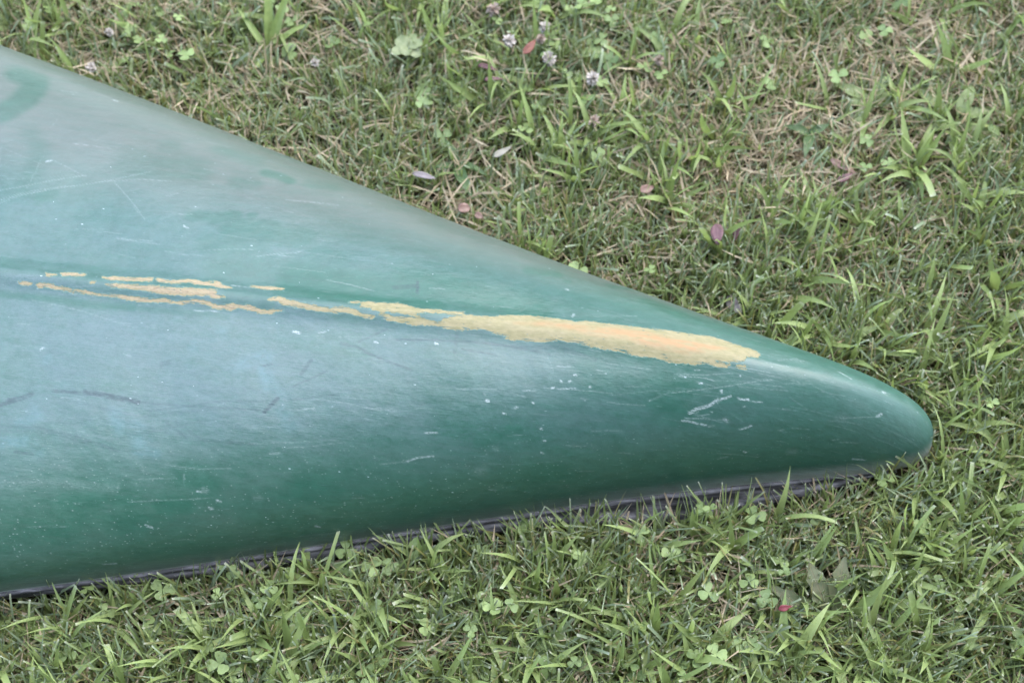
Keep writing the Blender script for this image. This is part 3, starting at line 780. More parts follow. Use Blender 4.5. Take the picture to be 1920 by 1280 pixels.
def in_canoe(x, y, margin=0.0):
    ca, sa = cos(PSI), sin(PSI)
    dx, dy = x - TX, y - TY
    s = -(dx * ca + dy * sa); v = -dx * sa + dy * ca
    w = half_width(np.clip(s, 0.0005, LEN - 0.0005))
    if margin: margin = np.where((v < 0) & (s > 0.06), np.where(s < 0.50, 0.0135 + 0.013 * np.exp(-((s - 0.21) / 0.11) ** 2), 0.003), 0.004)
    return (s > -0.002) & (s < LEN) & (np.abs(v) < w + margin)

class Acc:
    def __init__(self): self.V = []; self.Q = []; self.C = []; self.U = []; self.n = 0
    def add(self, V, Q, C, U):
        self.V.append(V); self.Q.append(Q + self.n); self.C.append(C); self.U.append(U); self.n += len(V)
    def build(self, name, mat):
        return mesh_np(name, np.concatenate(self.V), None, mat, quads=np.concatenate(self.Q), color=np.concatenate(self.C), uv=np.concatenate(self.U))

def blades(acc, root, z0, L, W, az, tilt, curl, col, rows=5, cols=2, cut=None, tipcol=None, twist=None, fold=0.0, flop=None, taper=1.9):
    N = len(L); r = RNG
    t = np.linspace(0, 1, rows)
    if cut is not None: t = np.concatenate([np.linspace(0, 0.93, rows - 1), [1.0]])
    dt = np.diff(t)
    tm = (t[1:] + t[:-1]) / 2
    ti = np.minimum(tilt[:, None] + curl[:, None] * tm[None] ** 1.4, 2.35)
    daz = az[:, None] + (r.normal(0, 0.25, N)[:, None] if flop is None else flop[:, None]) * tm[None]
    stp = L[:, None] * dt[None]
    dx = np.sin(ti) * np.cos(daz) * stp; dy = np.sin(ti) * np.sin(daz) * stp; dz = np.cos(ti) * stp
    z = lambda a: np.concatenate([np.zeros((N, 1)), np.cumsum(a, 1)], 1)
    P = np.stack([root[:, :1] + z(dx), root[:, 1:2] + z(dy), z0[:, None] + z(dz)], -1)
    P[..., 2] = np.maximum(P[..., 2], 0.0015 + 0.003 * t[None])
    T = np.gradient(P, axis=1); T /= np.linalg.norm(T, axis=2)[..., None] + 1e-9
    sd = np.stack([-np.sin(az), np.cos(az), 0 * az], -1)[:, None, :] * np.ones((1, len(t), 1))
    nr = np.cross(T, sd); nr /= np.linalg.norm(nr, axis=2)[..., None] + 1e-9
    tw = (r.normal(0, 0.5, N) if twist is None else twist)[:, None] * (0.4 + t[None]) 
    sd2 = sd * np.cos(tw)[..., None] + nr * np.sin(tw)[..., None]
    nr2 = np.cross(T, sd2)
    prof = np.minimum(1.0, 0.55 + 1.6 * t) * np.maximum(1 - np.clip((t - 0.3) / 0.7, 0, 1) ** taper, 0.0)
    prof = np.repeat(prof[None], N, 0)
    if cut is not None:
        pc = np.minimum(1.0, 0.6 + 1.4 * t) * (1 - 0.28 * t)
        prof = np.where(cut[:, None], pc[None], prof)
    prof = np.maximum(prof, 0.05)
    hw = 0.5 * W[:, None] * prof
    if cols == 2: offs = [(-1, 0), (1, 0)]
    else: offs = [(-1, 1), (0, 0), (1, 1)]
    VV = np.stack([P + sd2 * (hw * a)[..., None] + nr2 * (hw * b * fold)[..., None] for a, b in offs], 2)
    R_ = len(t); K = len(offs)
    C = np.repeat(np.repeat(col[:, None, None, :], R_, 1), K, 2).astype(np.float32)
    if tipcol is not None and cut is not None:
        m = cut.astype(float)[:, None, None]
        C[:, -1] = C[:, -1] * (1 - m) + m * tipcol
        C[:, -2] = C[:, -2] * (1 - 0.15 * m) + 0.15 * m * tipcol
    # natural sheath: the lowest part of each blade is straw-pale
    C[:, 0] = C[:, 0] * 0.5 + 0.5 * np.array([0.17, 0.15, 0.08])
    U = np.stack(np.broadcast_arrays(np.array([o[0] for o in offs], float)[None, None, :] , t[None, :, None] + 0 * L[:, None, None]), -1)
    base = np.arange(N)[:, None] * (R_ * K)
    q = grid_quads(R_, K)[None] + base[:, :, None]
    acc.add(VV.reshape(-1, 3), q.reshape(-1, 4), C.reshape(-1, 3), U.reshape(-1, 2))

def lerp(a, b, f): return np.asarray(a)[None] * (1 - f[:, None]) + np.asarray(b)[None] * f[:, None]
def gauss(x, y, cx, cy, sx, sy): return np.exp(-((x - cx) / sx) ** 2 - ((y - cy) / sy) ** 2)

G_BLUE, G_DEEP, G_MID, G_LIME = (0.215, 0.265, 0.162), (0.158, 0.202, 0.074), (0.216, 0.272, 0.095), (0.282, 0.348, 0.126)
STRAW_A, STRAW_B = (0.56, 0.45, 0.32), (0.36, 0.265, 0.17)

def dryness(x, y):
    d = 0.42 * gauss(x, y, 0.32, 0.25, 0.085, 0.06) + 0.45 * gauss(x, y, 0.41, 0.39, 0.07, 0.05)
    d += 0.35 * gauss(x, y, 0.24, 0.26, 0.10, 0.10) + 0.26 * gauss(x, y, 0.08, 0.18, 0.16, 0.06) + 0.16 * gauss(x, y, -0.35, 0.36, 0.25, 0.09) + 0.15 * gauss(x, y, -0.05, -0.2, 0.07, 0.05) + 0.12 * gauss(x, y, -0.3, -0.2, 0.1, 0.06)
    d += 0.25 * gauss(x, y, 0.16, -0.17, 0.06, 0.05) + 0.15 * gauss(x, y, 0.36, 0.0, 0.08, 0.08)
    d += (0.02 + 0.24 * np.clip((x - 0.02) / 0.2, 0, 1)) * np.clip((y - 0.05) / 0.15, 0, 1) - 0.22 * gauss(x, y, 0.06, 0.30, 0.12, 0.09)
    return np.clip(d + 0.18 * vnoise(x, y, 34, 5) + 0.10, 0, 1)
def broadness(x, y):
    b = 0.55 * np.clip((x - 0.10) / 0.25, 0, 1) * np.clip((0.36 - y) / 0.15, 0, 1) + 0.75 * np.clip((-0.06 - y) / 0.08, 0, 1)
    b += 0.45 * gauss(x, y, 0.09, 0.30, 0.12, 0.09) + 0.3 * gauss(x, y, 0.45, 0.25, 0.15, 0.15)
    return np.clip(b + 0.28 * vnoise(x, y, 22, 6) + 0.06, 0.03, 1) * (1 - 0.75 * gauss(x, y, 0.32, 0.25, 0.07, 0.05))
def cloverness(x, y):
    c = 0.45 * gauss(x, y, -0.03, 0.30, 0.08, 0.08) + 0.35 * gauss(x, y, 0.06, 0.40, 0.16, 0.07) + 0.65 * np.clip((-0.10 - y) / 0.06, 0, 1) * np.clip((0.27 - x) / 0.12, 0, 1)
    c += 0.5 * gauss(x, y, 0.20, -0.12, 0.14, 0.05) + 0.35 * gauss(x, y, -0.42, 0.37, 0.12, 0.09) + 0.35 * gauss(x, y, 0.36, -0.2, 0.1, 0.1)
    return np.clip(c + 0.25 * vnoise(x, y, 26, 7), 0.02, 1)

def scatter(n, x0, x1, y0, y1, keep=None, avoid=True, clear=0.0):
    x = RNG.uniform(x0, x1, n); y = RNG.uniform(y0, y1, n)
    m = np.ones(n, bool)
    if avoid: m &= ~in_canoe(x, y, 0.006)
    if avoid and clear: m &= ~in_canoe(x, y - 0.0 + clear * (y < 0.1), 0.006)
    if keep is not None: m &= RNG.uniform(0, 1, n) < keep(x, y)
    return x[m], y[m]

def grow(acc, clover, x0, x1, y0, y1, avoid=True, k=1.0):
    A = (x1 - x0) * (y1 - y0)
    u = RNG.uniform
    # low thatch and fallen straw
    x, y = scatter(int(34000 * A * k), x0, x1, y0, y1, lambda x, y: 0.22 + 0.78 * dryness(x, y), avoid)
    n = len(x); f = u(0, 1, n) ** 1.3
    blades(acc, np.stack([x, y], 1), u(0.001, 0.020, n), u(0.018, 0.055, n), u(0.0009, 0.0026, n), u(0, 2 * pi, n), u(1.0, 1.6, n), RNG.normal(0, 0.55, n),
           lerp(STRAW_A, STRAW_B, f) * u(0.65, 1.15, (n, 1)), 4, 2)
    # standing dead blades
    x, y = scatter(int(21000 * A * k), x0, x1, y0, y1, lambda x, y: 0.25 + 0.75 * dryness(x, y), avoid)
    n = len(x)
    blades(acc, np.stack([x, y], 1), 0 * x, u(0.025, 0.050, n), u(0.0012, 0.0030, n), u(0, 2 * pi, n), u(0.1, 1.2, n), u(-0.3, 1.5, n),
           lerp(STRAW_A, STRAW_B, u(0, 0.7, n)) * u(0.8, 1.2, (n, 1)), 5, 2)
    # fine lawn grass, in tillers of a few blades
    x, y = scatter(int(20000 * A * k), x0, x1, y0, y1, lambda x, y: 0.95 - 0.45 * dryness(x, y), avoid)
    nt = len(x); per = RNG.integers(3, 6, nt)
    idx = np.repeat(np.arange(nt), per); n = len(idx)
    tone = vnoise(x, y, 45, 8)
    hgt = np.clip(0.042 - 0.009 * np.clip((y - 0.1) / 0.2, 0, 1) + 0.007 * vnoise(x, y, 28, 9) + 0.006 * broadness(x, y), 0.02, 0.055)
    tz = u(0, 2 * pi, nt)
    az = tz[idx] + RNG.normal(0, 1.1, n)
    tilt = np.abs(RNG.normal(0.36, 0.34, n)); curl = np.clip(RNG.normal(0.5, 0.6, n), -0.4, 2.3)
    kind = np.clip(0.5 + 0.35 * tone[idx] + RNG.normal(0, 0.28, n), 0, 1)
    col = lerp(G_DEEP, G_MID, kind)
    bl = (u(0, 1, n) < 0.30)[:, None]
    col = np.where(bl, np.asarray(G_BLUE)[None] * u(0.7, 1.25, (n, 1)), col) * u(0.75, 1.25, (n, 1))
    yl = (u(0, 1, n) < 0.10)[:, None]
    col = np.where(yl, lerp((0.20, 0.20, 0.06), (0.28, 0.24, 0.10), u(0, 1, n)), col)
    L = hgt[idx] * u(0.65, 1.30, n)
    cut = u(0, 1, n) < 0.35
    jit = RNG.normal(0, 0.0016, (n, 2))
    blades(acc, np.stack([x[idx], y[idx]], 1) + jit, 0 * L, L, u(0.0011, 0.0029, n), az, tilt, curl, col, 5, 2, cut, np.array([0.42, 0.42, 0.32]))
    # broad light-green blades (crab grass), spreading tufts
    x, y = scatter(int(2250 * A * k), x0, x1, y0, y1, broadness, avoid, 0.014)
    nt = len(x); per = RNG.integers(3, 7, nt); idx = np.repeat(np.arange(nt), per); n = len(idx)
    tz = u(0, 2 * pi, nt)
    order = np.concatenate([np.arange(p) for p in per]) if nt else np.zeros(0)
    az = tz[idx] + order * 2.4 + RNG.normal(0, 0.35, n)
    L = u(0.028, 0.070, n); W = np.clip(RNG.lognormal(-5.27, 0.30, n), 0.0028, 0.0098) * np.clip(L / 0.05, 0.6, 1.05)
    col = lerp(G_MID, G_LIME, np.clip(u(0.1, 1.1, nt)[idx] + RNG.normal(0, 0.15, n), 0, 1.1)) * u(0.85, 1.12, (n, 1))
    cut = u(0, 1, n) < 0.10
    blades(acc, np.stack([x[idx], y[idx]], 1) + RNG.normal(0, 0.002, (n, 2)), u(0.002, 0.016, n), L, W, az, np.abs(RNG.normal(0.45, 0.35, n)), np.clip(RNG.normal(0.8, 0.75, n), -0.4, 2.6),
           col, 7, 3, cut, np.array([0.40, 0.42, 0.28]), RNG.normal(0, 0.6, n), 0.32, taper=1.5)
    # medium blades, bluish, mown off square
    x, y = scatter(int(7500 * A * k), x0, x1, y0, y1, lambda x, y: 0.25 + 0.75 * broadness(x, y), avoid, 0.010)
    n = len(x)
    blades(acc, np.stack([x, y], 1), 0 * x, u(0.028, 0.058, n), u(0.0020, 0.0042, n), u(0, 2 * pi, n), np.abs(RNG.normal(0.35, 0.3, n)), np.clip(RNG.normal(0.35, 0.5, n), -0.2, 1.8),
           np.where((u(0, 1, n) < 0.5)[:, None], np.asarray(G_BLUE)[None] * u(0.8, 1.35, (n, 1)), lerp(G_DEEP, G_LIME, u(0.2, 0.9, n))), 6, 3, u(0, 1, n) < 0.35, np.array([0.45, 0.45, 0.36]), RNG.normal(0, 0.4, n), 0.25)
    # clover leaves on their stalks
    x, y = scatter(int(2500 * A * k), x0, x1, y0, y1, cloverness, avoid)
    n = len(x); H = u(0.012, 0.036, n); az = u(0, 2 * pi, n); til = np.abs(RNG.normal(0.2, 0.25, n))
    colc = lerp((0.120, 0.172, 0.058), (0.200, 0.262, 0.092), u(0, 1, n))
    blades(clover, np.stack([x, y], 1), 0 * x, H / np.maximum(np.cos(til), 0.4), np.full(n, 0.0010), az, til, 0 * x, colc * 0.9 + 0.02, 3, 2)
    tipx = x + np.sin(til) * np.cos(az) * H / np.maximum(np.cos(til), 0.4); tipy = y + np.sin(til) * np.sin(az) * H / np.maximum(np.cos(til), 0.4)
    size = u(0.0055, 0.0100, n)
    pa = u(0, 2 * pi, n)
    # leaflet outline: heart-shaped, half widths at five stations
    st = np.array([0.0, 0.22, 0.5, 0.78, 0.95, 1.0]); hwid = np.array([0.04, 0.26, 0.45, 0.50, 0.34, 0.14])
    notch = np.array([0, 0, 0, 0, 0, -0.09])
    nx, ny = RNG.normal(0, 0.30, n), RNG.normal(0, 0.30, n)              # plane of the whole leaf
    for j in range(3):
        a = pa + j * 2.094 + RNG.normal(0, 0.16, n)
        up = RNG.normal(0.12, 0.22, n)
        d = np.stack([np.cos(a), np.sin(a)], -1); sdv = np.stack([-np.sin(a), np.cos(a)], -1)
        pts = []
        for c_ in (-1, 0, 1):
            lx = st[None] * size[:, None] + (notch[None] * size[:, None] if c_ == 0 else 0)
            ly = c_ * hwid[None] * size[:, None] * 1.04
            lz = up[:, None] * lx + abs(c_) * 0.16 * hwid[None] * size[:, None] - 0.12 * size[:, None] * st[None] ** 2
            X = tipx[:, None] + d[:, :1] * lx + sdv[:, :1] * ly; Y = tipy[:, None] + d[:, 1:] * lx + sdv[:, 1:] * ly
            Z = H[:, None] + lz + nx[:, None] * (X - tipx[:, None]) + ny[:, None] * (Y - tipy[:, None])
            pts.append(np.stack([X, Y, np.maximum(Z, 0.003)], -1))
        VV = np.stack(pts, 2)
        q = (grid_quads(6, 3)[None] + (np.arange(n) * 18)[:, None, None]).reshape(-1, 4)
        U = np.stack(np.broadcast_arrays(np.array([-1.0, 0, 1])[None, None], st[None, :, None] + 0 * x[:, None, None]), -1)
        C = np.repeat(colc * u(0.85, 1.15, (n, 1)), 18, 0)
        clover.add(VV.reshape(-1, 3), q, C, U.reshape(-1, 2))

UX0, UX1, UY0, UY1 = -0.665, 0.665, -0.475, 0.665
ga, ca_ = Acc(), Acc()
grow(ga, ca_, UX0, UX1, UY0, UY1)
grass = ga.build("grass", M_GRASS)
tag(grass, "short mown lawn of mixed green blades and dry straw around the canoe", "grass", kind="stuff")
clov = ca_.build("clover", M_CLOVER)
tag(clov, "low three-leaved green clover growing through the lawn", "clover", kind="stuff")

# the lawn goes on all round: one patch of the same turf, repeated by geometry nodes outside the patch above
TS = 0.38
ta, tc = Acc(), Acc()
_c, _d, _b = cloverness, dryness, broadness
grow(ta, ta, -TS / 2 - 0.004, TS / 2 + 0.004, -TS / 2 - 0.004, TS / 2 + 0.004, False, 0.9)
lawn = ta.build("lawn", M_GRASS)
tag(lawn, "mown lawn stretching away beyond the canoe", "lawn", kind="stuff")
def lawn_nodes():
    ng = bpy.data.node_groups.new("lawn_tiles", 'GeometryNodeTree')
    ng.interface.new_socket("Geometry", in_out='INPUT', socket_type='NodeSocketGeometry')
    ng.interface.new_socket("Geometry", in_out='OUTPUT', socket_type='NodeSocketGeometry')
    N = ng.nodes; Lk = ng.links
    gi = N.new("NodeGroupInput"); go = N.new("NodeGroupOutput")
    k = 21                                        # 21 x 21 patches, the middle 3.5 x 3 left out
    gr = N.new("GeometryNodeMeshGrid")
    gr.inputs["Size X"].default_value = TS * (k - 1); gr.inputs["Size Y"].default_value = TS * (k - 1)
    gr.inputs["Vertices X"].default_value = k; gr.inputs["Vertices Y"].default_value = k
    tr = N.new("GeometryNodeSetPosition"); tr.inputs["Offset"].default_value = (0.0, 0.095, 0.0)
    pos = N.new("GeometryNodeInputPosition"); sep = N.new("ShaderNodeSeparateXYZ")
    Lk.new(pos.outputs[0], sep.inputs[0])
    def absless(sock, c, lim):
        a = N.new("ShaderNodeMath"); a.operation = 'SUBTRACT'; Lk.new(sock, a.inputs[0]); a.inputs[1].default_value = c
        b = N.new("ShaderNodeMath"); b.operation = 'ABSOLUTE'; Lk.new(a.outputs[0], b.inputs[0])
        m = N.new("ShaderNodeMath"); m.operation = 'LESS_THAN'; Lk.new(b.outputs[0], m.inputs[0]); m.inputs[1].default_value = lim
        return m.outputs[0]
    mx = absless(sep.outputs[0], 0.0, TS * 1.4); my = absless(sep.outputs[1], 0.095, TS * 1.4)
    an = N.new("ShaderNodeMath"); an.operation = 'MULTIPLY'; Lk.new(mx, an.inputs[0]); Lk.new(my, an.inputs[1])
    dl = N.new("GeometryNodeDeleteGeometry"); dl.domain = 'POINT'
    Lk.new(gr.outputs["Mesh"], tr.inputs["Geometry"]); Lk.new(tr.outputs[0], dl.inputs[0]); Lk.new(an.outputs[0], dl.inputs[1])
    ip = N.new("GeometryNodeInstanceOnPoints"); Lk.new(dl.outputs[0], ip.inputs["Points"]); Lk.new(gi.outputs[0], ip.inputs["Instance"])
    rv = N.new("FunctionNodeRandomValue"); rv.data_type = 'INT'
    rv.inputs[4].default_value = 0; rv.inputs[5].default_value = 3
    ml = N.new("ShaderNodeMath"); ml.operation = 'MULTIPLY'; Lk.new(rv.outputs[2], ml.inputs[0]); ml.inputs[1].default_value = pi / 2
    cx = N.new("ShaderNodeCombineXYZ"); Lk.new(ml.outputs[0], cx.inputs[2])
    Lk.new(cx.outputs[0], ip.inputs["Rotation"])
    Lk.new(ip.outputs[0], go.inputs[0])
    return ng
md = lawn.modifiers.new("tiles", 'NODES'); md.node_group = lawn_nodes()

# ------------------------------------------------------------------ single plants, flowers and fallen leaves
def leaf_mesh(L, W, bend=0.5, fold=0.25, shape="ovate", rows=11, curlx=0.0, lobes=0.0, seed=0, tilt=0.35):
    """leaf lying along +X from the origin, rising at tilt and bending down; returns V, quads, uv"""
    r = np.random.default_rng(seed)
    t = np.linspace(0, 1, rows)
    if shape == "ovate": w = np.sin(np.clip(t, 0, 1) ** 0.75 * pi) ** 0.8
    elif shape == "lance": w = np.sin(t ** 0.6 * pi) ** 0.9
    elif shape == "round": w = np.sqrt(np.clip(1 - (2 * t - 1) ** 2, 0, 1))
    elif shape == "spoon": w = 0.16 + 0.84 * np.sin(np.clip((t - 0.2) / 0.8, 0, 1) ** 0.8 * pi) ** 0.9
    else: w = np.minimum(1, 0.6 + 1.5 * t) * (1 - np.clip((t - 0.35) / 0.65, 0, 1) ** 1.6)
    if lobes: w = w * (1 + lobes * np.sin(t * 26 + r.uniform(0, 6)) * (t > 0.1) * (t < 0.93))
    w = np.maximum(w, 0.03) * W / 2
    ang = tilt - bend * t * 1.6
    dx = np.concatenate([[0], np.cumsum(np.cos(ang[:-1]) * L / (rows - 1))]); dz = np.concatenate([[0], np.cumsum(np.sin(ang[:-1]) * L / (rows - 1))])
    across = np.array([-1, -0.55, 0, 0.55, 1])
    wavy = 0.06 * W * np.sin(t * 11 + r.uniform(0, 6))
    V = np.stack(np.broadcast_arrays(dx[:, None], w[:, None] * across[None] * (1 - 0.12 * fold), dz[:, None] + fold * w[:, None] * np.abs(across)[None] + wavy[:, None] * across[None] ** 3 + curlx * (w[:, None] * across[None]) ** 2 / max(W, 1e-6)), -1)
    V = V + np.array([0, 1.0, 0]) * (0.06 * L * np.sin(t * 2.4 + r.uniform(0, 3)))[:, None, None] - np.array([0, 1.0, 0]) * 0.0
    V[..., 1] -= V[0, 2, 1]
    UV = np.stack(np.broadcast_arrays(across[None], t[:, None]), -1)
    return V.reshape(-1, 3), grid_quads(rows, 5), UV.reshape(-1, 2)

def rotz(V, a):
    c, s_ = cos(a), sin(a)
    return np.stack([V[:, 0] * c - V[:, 1] * s_, V[:, 0] * s_ + V[:, 1] * c, V[:, 2]], 1)
def rotx(V, a):
    c, s_ = cos(a), sin(a)
    return np.stack([V[:, 0], V[:, 1] * c - V[:, 2] * s_, V[:, 1] * s_ + V[:, 2] * c], 1)

def tube(pts, rad, n=6):
    pts = np.asarray(pts, float); m = len(pts)
    T = np.gradient(pts, axis=0); T /= np.linalg.norm(T, axis=1)[:, None]
    a = np.cross(T, np.array([0.3, 1, 0.1])); a /= np.linalg.norm(a, axis=1)[:, None]
    b = np.cross(T, a)
    th = np.linspace(0, 2 * pi, n + 1)
    rad = np.broadcast_to(np.asarray(rad, float), (m,))
    V = pts[:, None] + rad[:, None, None] * (np.cos(th)[None, :, None] * a[:, None] + np.sin(th)[None, :, None] * b[:, None])
    return V.reshape(-1, 3), grid_quads(m, n + 1)

M_STEM = mat_plain("green_stem", (0.09, 0.15, 0.05), (0.14, 0.20, 0.08), 300, 0.55)
M_FLOR = mat_plain("faded_white_petals", (0.33, 0.275, 0.24), (0.48, 0.44, 0.395), 500, 0.6, 0.25)
M_FLORB = mat_plain("browned_petals", (0.24, 0.16, 0.115), (0.40, 0.33, 0.28), 500, 0.65, 0.2)

def clover_flower(x, y, h, size, lean, faded, label, seed):
    r = np.random.default_rng(seed)
    root = empty("clover_flower", (x, y, 0.0))
    tag(root, label, "flower", "small white clover flowers in the lawn")
    tip = np.array([lean[0], lean[1], h])
    t = np.linspace(0, 1, 6)[:, None]
    V, q = tube(tip * t + np.array([0.002, 0.001, 0]) * np.sin(t * pi), 0.0007)
    mesh_np("stem", V, None, M_STEM, root, quads=q)
    Vs, Qs, n0 = [], [], 0
    for i in range(34):
        zc = 1 - 1.55 * (i + 0.5) / 34; ph = i * 2.39996
        rr = math.sqrt(max(0, 1 - zc * zc))
        d = np.array([rr * cos(ph), rr * sin(ph), zc]) + r.normal(0, 0.18, 3)
        if zc < 0.0 or r.random() < 0.25: d[2] -= 0.7
        d /= np.linalg.norm(d)
        L = size * r.uniform(0.75, 1.15); w = size * 0.26
        s_ = np.cross(d, [0.1, 0.2, 1.0]); s_ /= np.linalg.norm(s_); u_ = np.cross(s_, d)
        base = tip + d * size * 0.12
        rows = [(0.0, 0.35), (0.45, 0.75), (0.8, 1.0), (1.0, 0.45)]
        P = []
        for tt, ww in rows:
            c_ = base + d * L * tt
            P += [c_ - s_ * w * ww + u_ * w * 0.5 * ww, c_ - u_ * w * 0.25 * ww, c_ + s_ * w * ww + u_ * w * 0.5 * ww]
        Vs.append(np.array(P)); Qs.append(grid_quads(4, 3) + n0); n0 += 12
    mesh_np("flower_head", np.concatenate(Vs), None, M_FLORB if faded else M_FLOR, root, quads=np.concatenate(Qs))

FL = [
    (-0.005, 0.366, 0.042, 0.0075, (0.002, 0.002), 0, "white clover flower just left of the red-brown leaf"),
    (0.033, 0.383, 0.040, 0.0062, (0.0, 0.003), 0, "small pale clover flower right above the red-brown leaf"),
    (0.035, 0.345, 0.044, 0.0080, (0.002, -0.001), 0, "largest white clover flower, below right of the red-brown leaf"),
    (0.081, 0.323, 0.040, 0.0075, (-0.001, 0.0), 0, "white clover flower standing alone beside the pale spreading grass tuft"),
    (0.076, 0.275, 0.036, 0.0064, (0.004, 0.0), 1, "wilted pinkish clover flower, lowest of the clover flowers"),
    (-0.019, 0.409, 0.040, 0.0075, (0.0, 0.0), 1, "browned clover flower at the top edge of the picture"),
    (-0.408, 0.383, 0.036, 0.0050, (0.001, 0.0), 0, "tiny white clover flower in the top left grass"),
    (-0.421, 0.338, 0.040, 0.0058, (0.002, -0.001), 0, "small white clover flower close above the canoe's left end"),
    (-0.197, 0.345, 0.036, 0.0050, (0.0, 0.0), 0, "tiny white clover flower between the canoe and the round-leaved plant"),
    (0.147, 0.346, 0.038, 0.0056, (0.0, 0.0), 1, "small pinkish clover flower, rightmost of the clover flowers"),
    (0.026, 0.369, 0.040, 0.0060, (0.003, 0.002), 1, "half-open clover flower touching the red-brown leaf"),
]
for i, f in enumerate(FL):
    f = list(f); f[3] *= 0.86
    clover_flower(*f, seed=300 + i)

M_RED = mat_leaf("red_brown_leaf", (0.17, 0.045, 0.030), (0.26, 0.085, 0.050), (0.34, 0.16, 0.10), 0.12)
M_PURP = mat_leaf("dull_purple_leaf", (0.15, 0.065, 0.075), (0.24, 0.12, 0.125), (0.32, 0.2, 0.2), 0.15)
M_GREYL = mat_leaf("grey_pink_leaf", (0.25, 0.21, 0.21), (0.33, 0.28, 0.28), (0.45, 0.38, 0.36), 0.15)
M_PALEL = mat_leaf("bleached_leaf", (0.31, 0.29, 0.22), (0.40, 0.37, 0.30), (0.44, 0.4, 0.34), 0.2)
M_PINK = mat_leaf("pink_leaf", (0.32, 0.18, 0.14), (0.40, 0.26, 0.20), (0.42, 0.3, 0.25), 0.15)
M_MAG = mat_leaf("magenta_scrap", (0.22, 0.035, 0.050), (0.34, 0.09, 0.10), (0.5, 0.2, 0.2), 0.1)
M_DARKP = mat_leaf("dark_maroon_leaf", (0.075, 0.025, 0.03), (0.14, 0.05, 0.055), (0.2, 0.09, 0.09), 0.1)

def fallen(x, y, z, L, W, az, roll, tilt, bend, shape, mat, label, seed, name="fallen_leaf"):
    V, q, uv = leaf_mesh(L, W, bend, 0.22, shape, 9, 0.0, 0.0, seed, tilt)
    V = V - np.array([L / 2, 0, 0])
    V = rotz(rotx(V, roll), az)
    o = mesh_np(name, V, None, mat, quads=q, uv=uv)
    o.location = (x, y, z - 0.005)
    tag(o, label, "leaf", "fallen leaves lying on the lawn")
    sm = o.modifiers.new("thickness", 'SOLIDIFY'); sm.thickness = 0.0004
    return o

fallen(0.016, 0.361, 0.046, 0.022, 0.0085, 1.05, 0.5, 0.25, 0.25, "ovate", M_RED, "red-brown dry leaf among the white clover flowers", 1)
fallen(-0.024, 0.343, 0.036, 0.022, 0.006, -0.25, 0.2, 0.1, 0.2, "lance", M_DARKP, "dark maroon leaf low in the grass left of the clover flowers", 2)
fallen(-0.018, 0.330, 0.034, 0.020, 0.005, 0.1, 0.2, 0.1, 0.2, "lance", M_PURP, "dull purple sliver of leaf just below the dark maroon leaf", 3)
fallen(-0.084, 0.209, 0.046, 0.024, 0.0065, -0.10, 0.3, 0.1, 0.25, "ovate", M_GREYL, "grey-pink leaf lying just above the canoe's upper edge", 4)
fallen(-0.010, 0.237, 0.046, 0.024, 0.0065, 0.72, 0.4, 0.1, 0.2, "lance", M_PALEL, "bleached pale leaf in the middle of the upper grass", 5)
fallen(-0.046, 0.178, 0.036, 0.012, 0.010, 0.2, 0.5, 0.2, 0.2, "round", M_PINK, "small pink leaf tucked against the canoe's upper edge", 6)
fallen(-0.031, 0.171, 0.034, 0.009, 0.007, -0.4, 0.5, 0.2, 0.2, "ovate", M_PINK, "smaller pink scrap beside the pink leaf at the canoe edge", 7)
fallen(0.129, 0.199, 0.038, 0.015, 0.009, 0.4, 0.4, 0.1, 0.2, "ovate", M_PINK, "pink leaf lying alone in the straw above the canoe", 8)
fallen(0.193, 0.142, 0.046, 0.024, 0.013, -1.45, 0.35, 0.2, 0.2, "ovate", M_PURP, "larger of two dull purple leaves standing in the grass above the canoe", 9)
fallen(0.211, 0.144, 0.044, 0.018, 0.007, -1.75, 0.5, 0.2, 0.2, "ovate", M_DARKP, "narrow dark leaf beside the larger dull purple leaf", 10)
fallen(0.228, -0.217, 0.044, 0.013, 0.006, 0.3, 0.6, 0.3, 0.4, "lance", M_MAG, "bright red leaf scrap in the foreground grass at lower right", 11)
fallen(0.207, 0.077, 0.030, 0.022, 0.012, -0.9, 0.5, 0.1, 0.2, "ovate", M_GREYL, "grey leaf in the shade right against the canoe's bow", 12)
fallen(0.322, 0.228, 0.034, 0.030, 0.007, -0.45, 0.4, 0.1, 0.2, "lance", M_PINK, "long pinkish dry leaf on the bare straw patch at right", 13)
fallen(0.324, 0.216, 0.032, 0.024, 0.007, 0.5, 0.3, 0.1, 0.2, "lance", M_PURP, "purplish dry leaf just below the long pinkish leaf", 14)

M_PLANT = mat_leaf("plantain_green", (0.19, 0.25, 0.085), (0.25, 0.315, 0.12), (0.33, 0.38, 0.18), 0.24)
M_PLANTD = mat_leaf("dark_weed_green", (0.060, 0.115, 0.035), (0.095, 0.160, 0.050), (0.2, 0.26, 0.1), 0.22)
M_DAND = mat_leaf("dandelion_green", (0.085, 0.115, 0.040), (0.135, 0.140, 0.060), (0.28, 0.18, 0.12), 0.2)
M_ROUND = mat_leaf("pale_round_leaf", (0.23, 0.285, 0.125), (0.32, 0.36, 0.18), (0.42, 0.45, 0.28), 0.24)
M_LIME = mat_leaf("lime_grass_blade", (0.25, 0.34, 0.095), (0.34, 0.43, 0.135), (0.4, 0.47, 0.19), 0.3, 0.45, 0.3, 0.0)

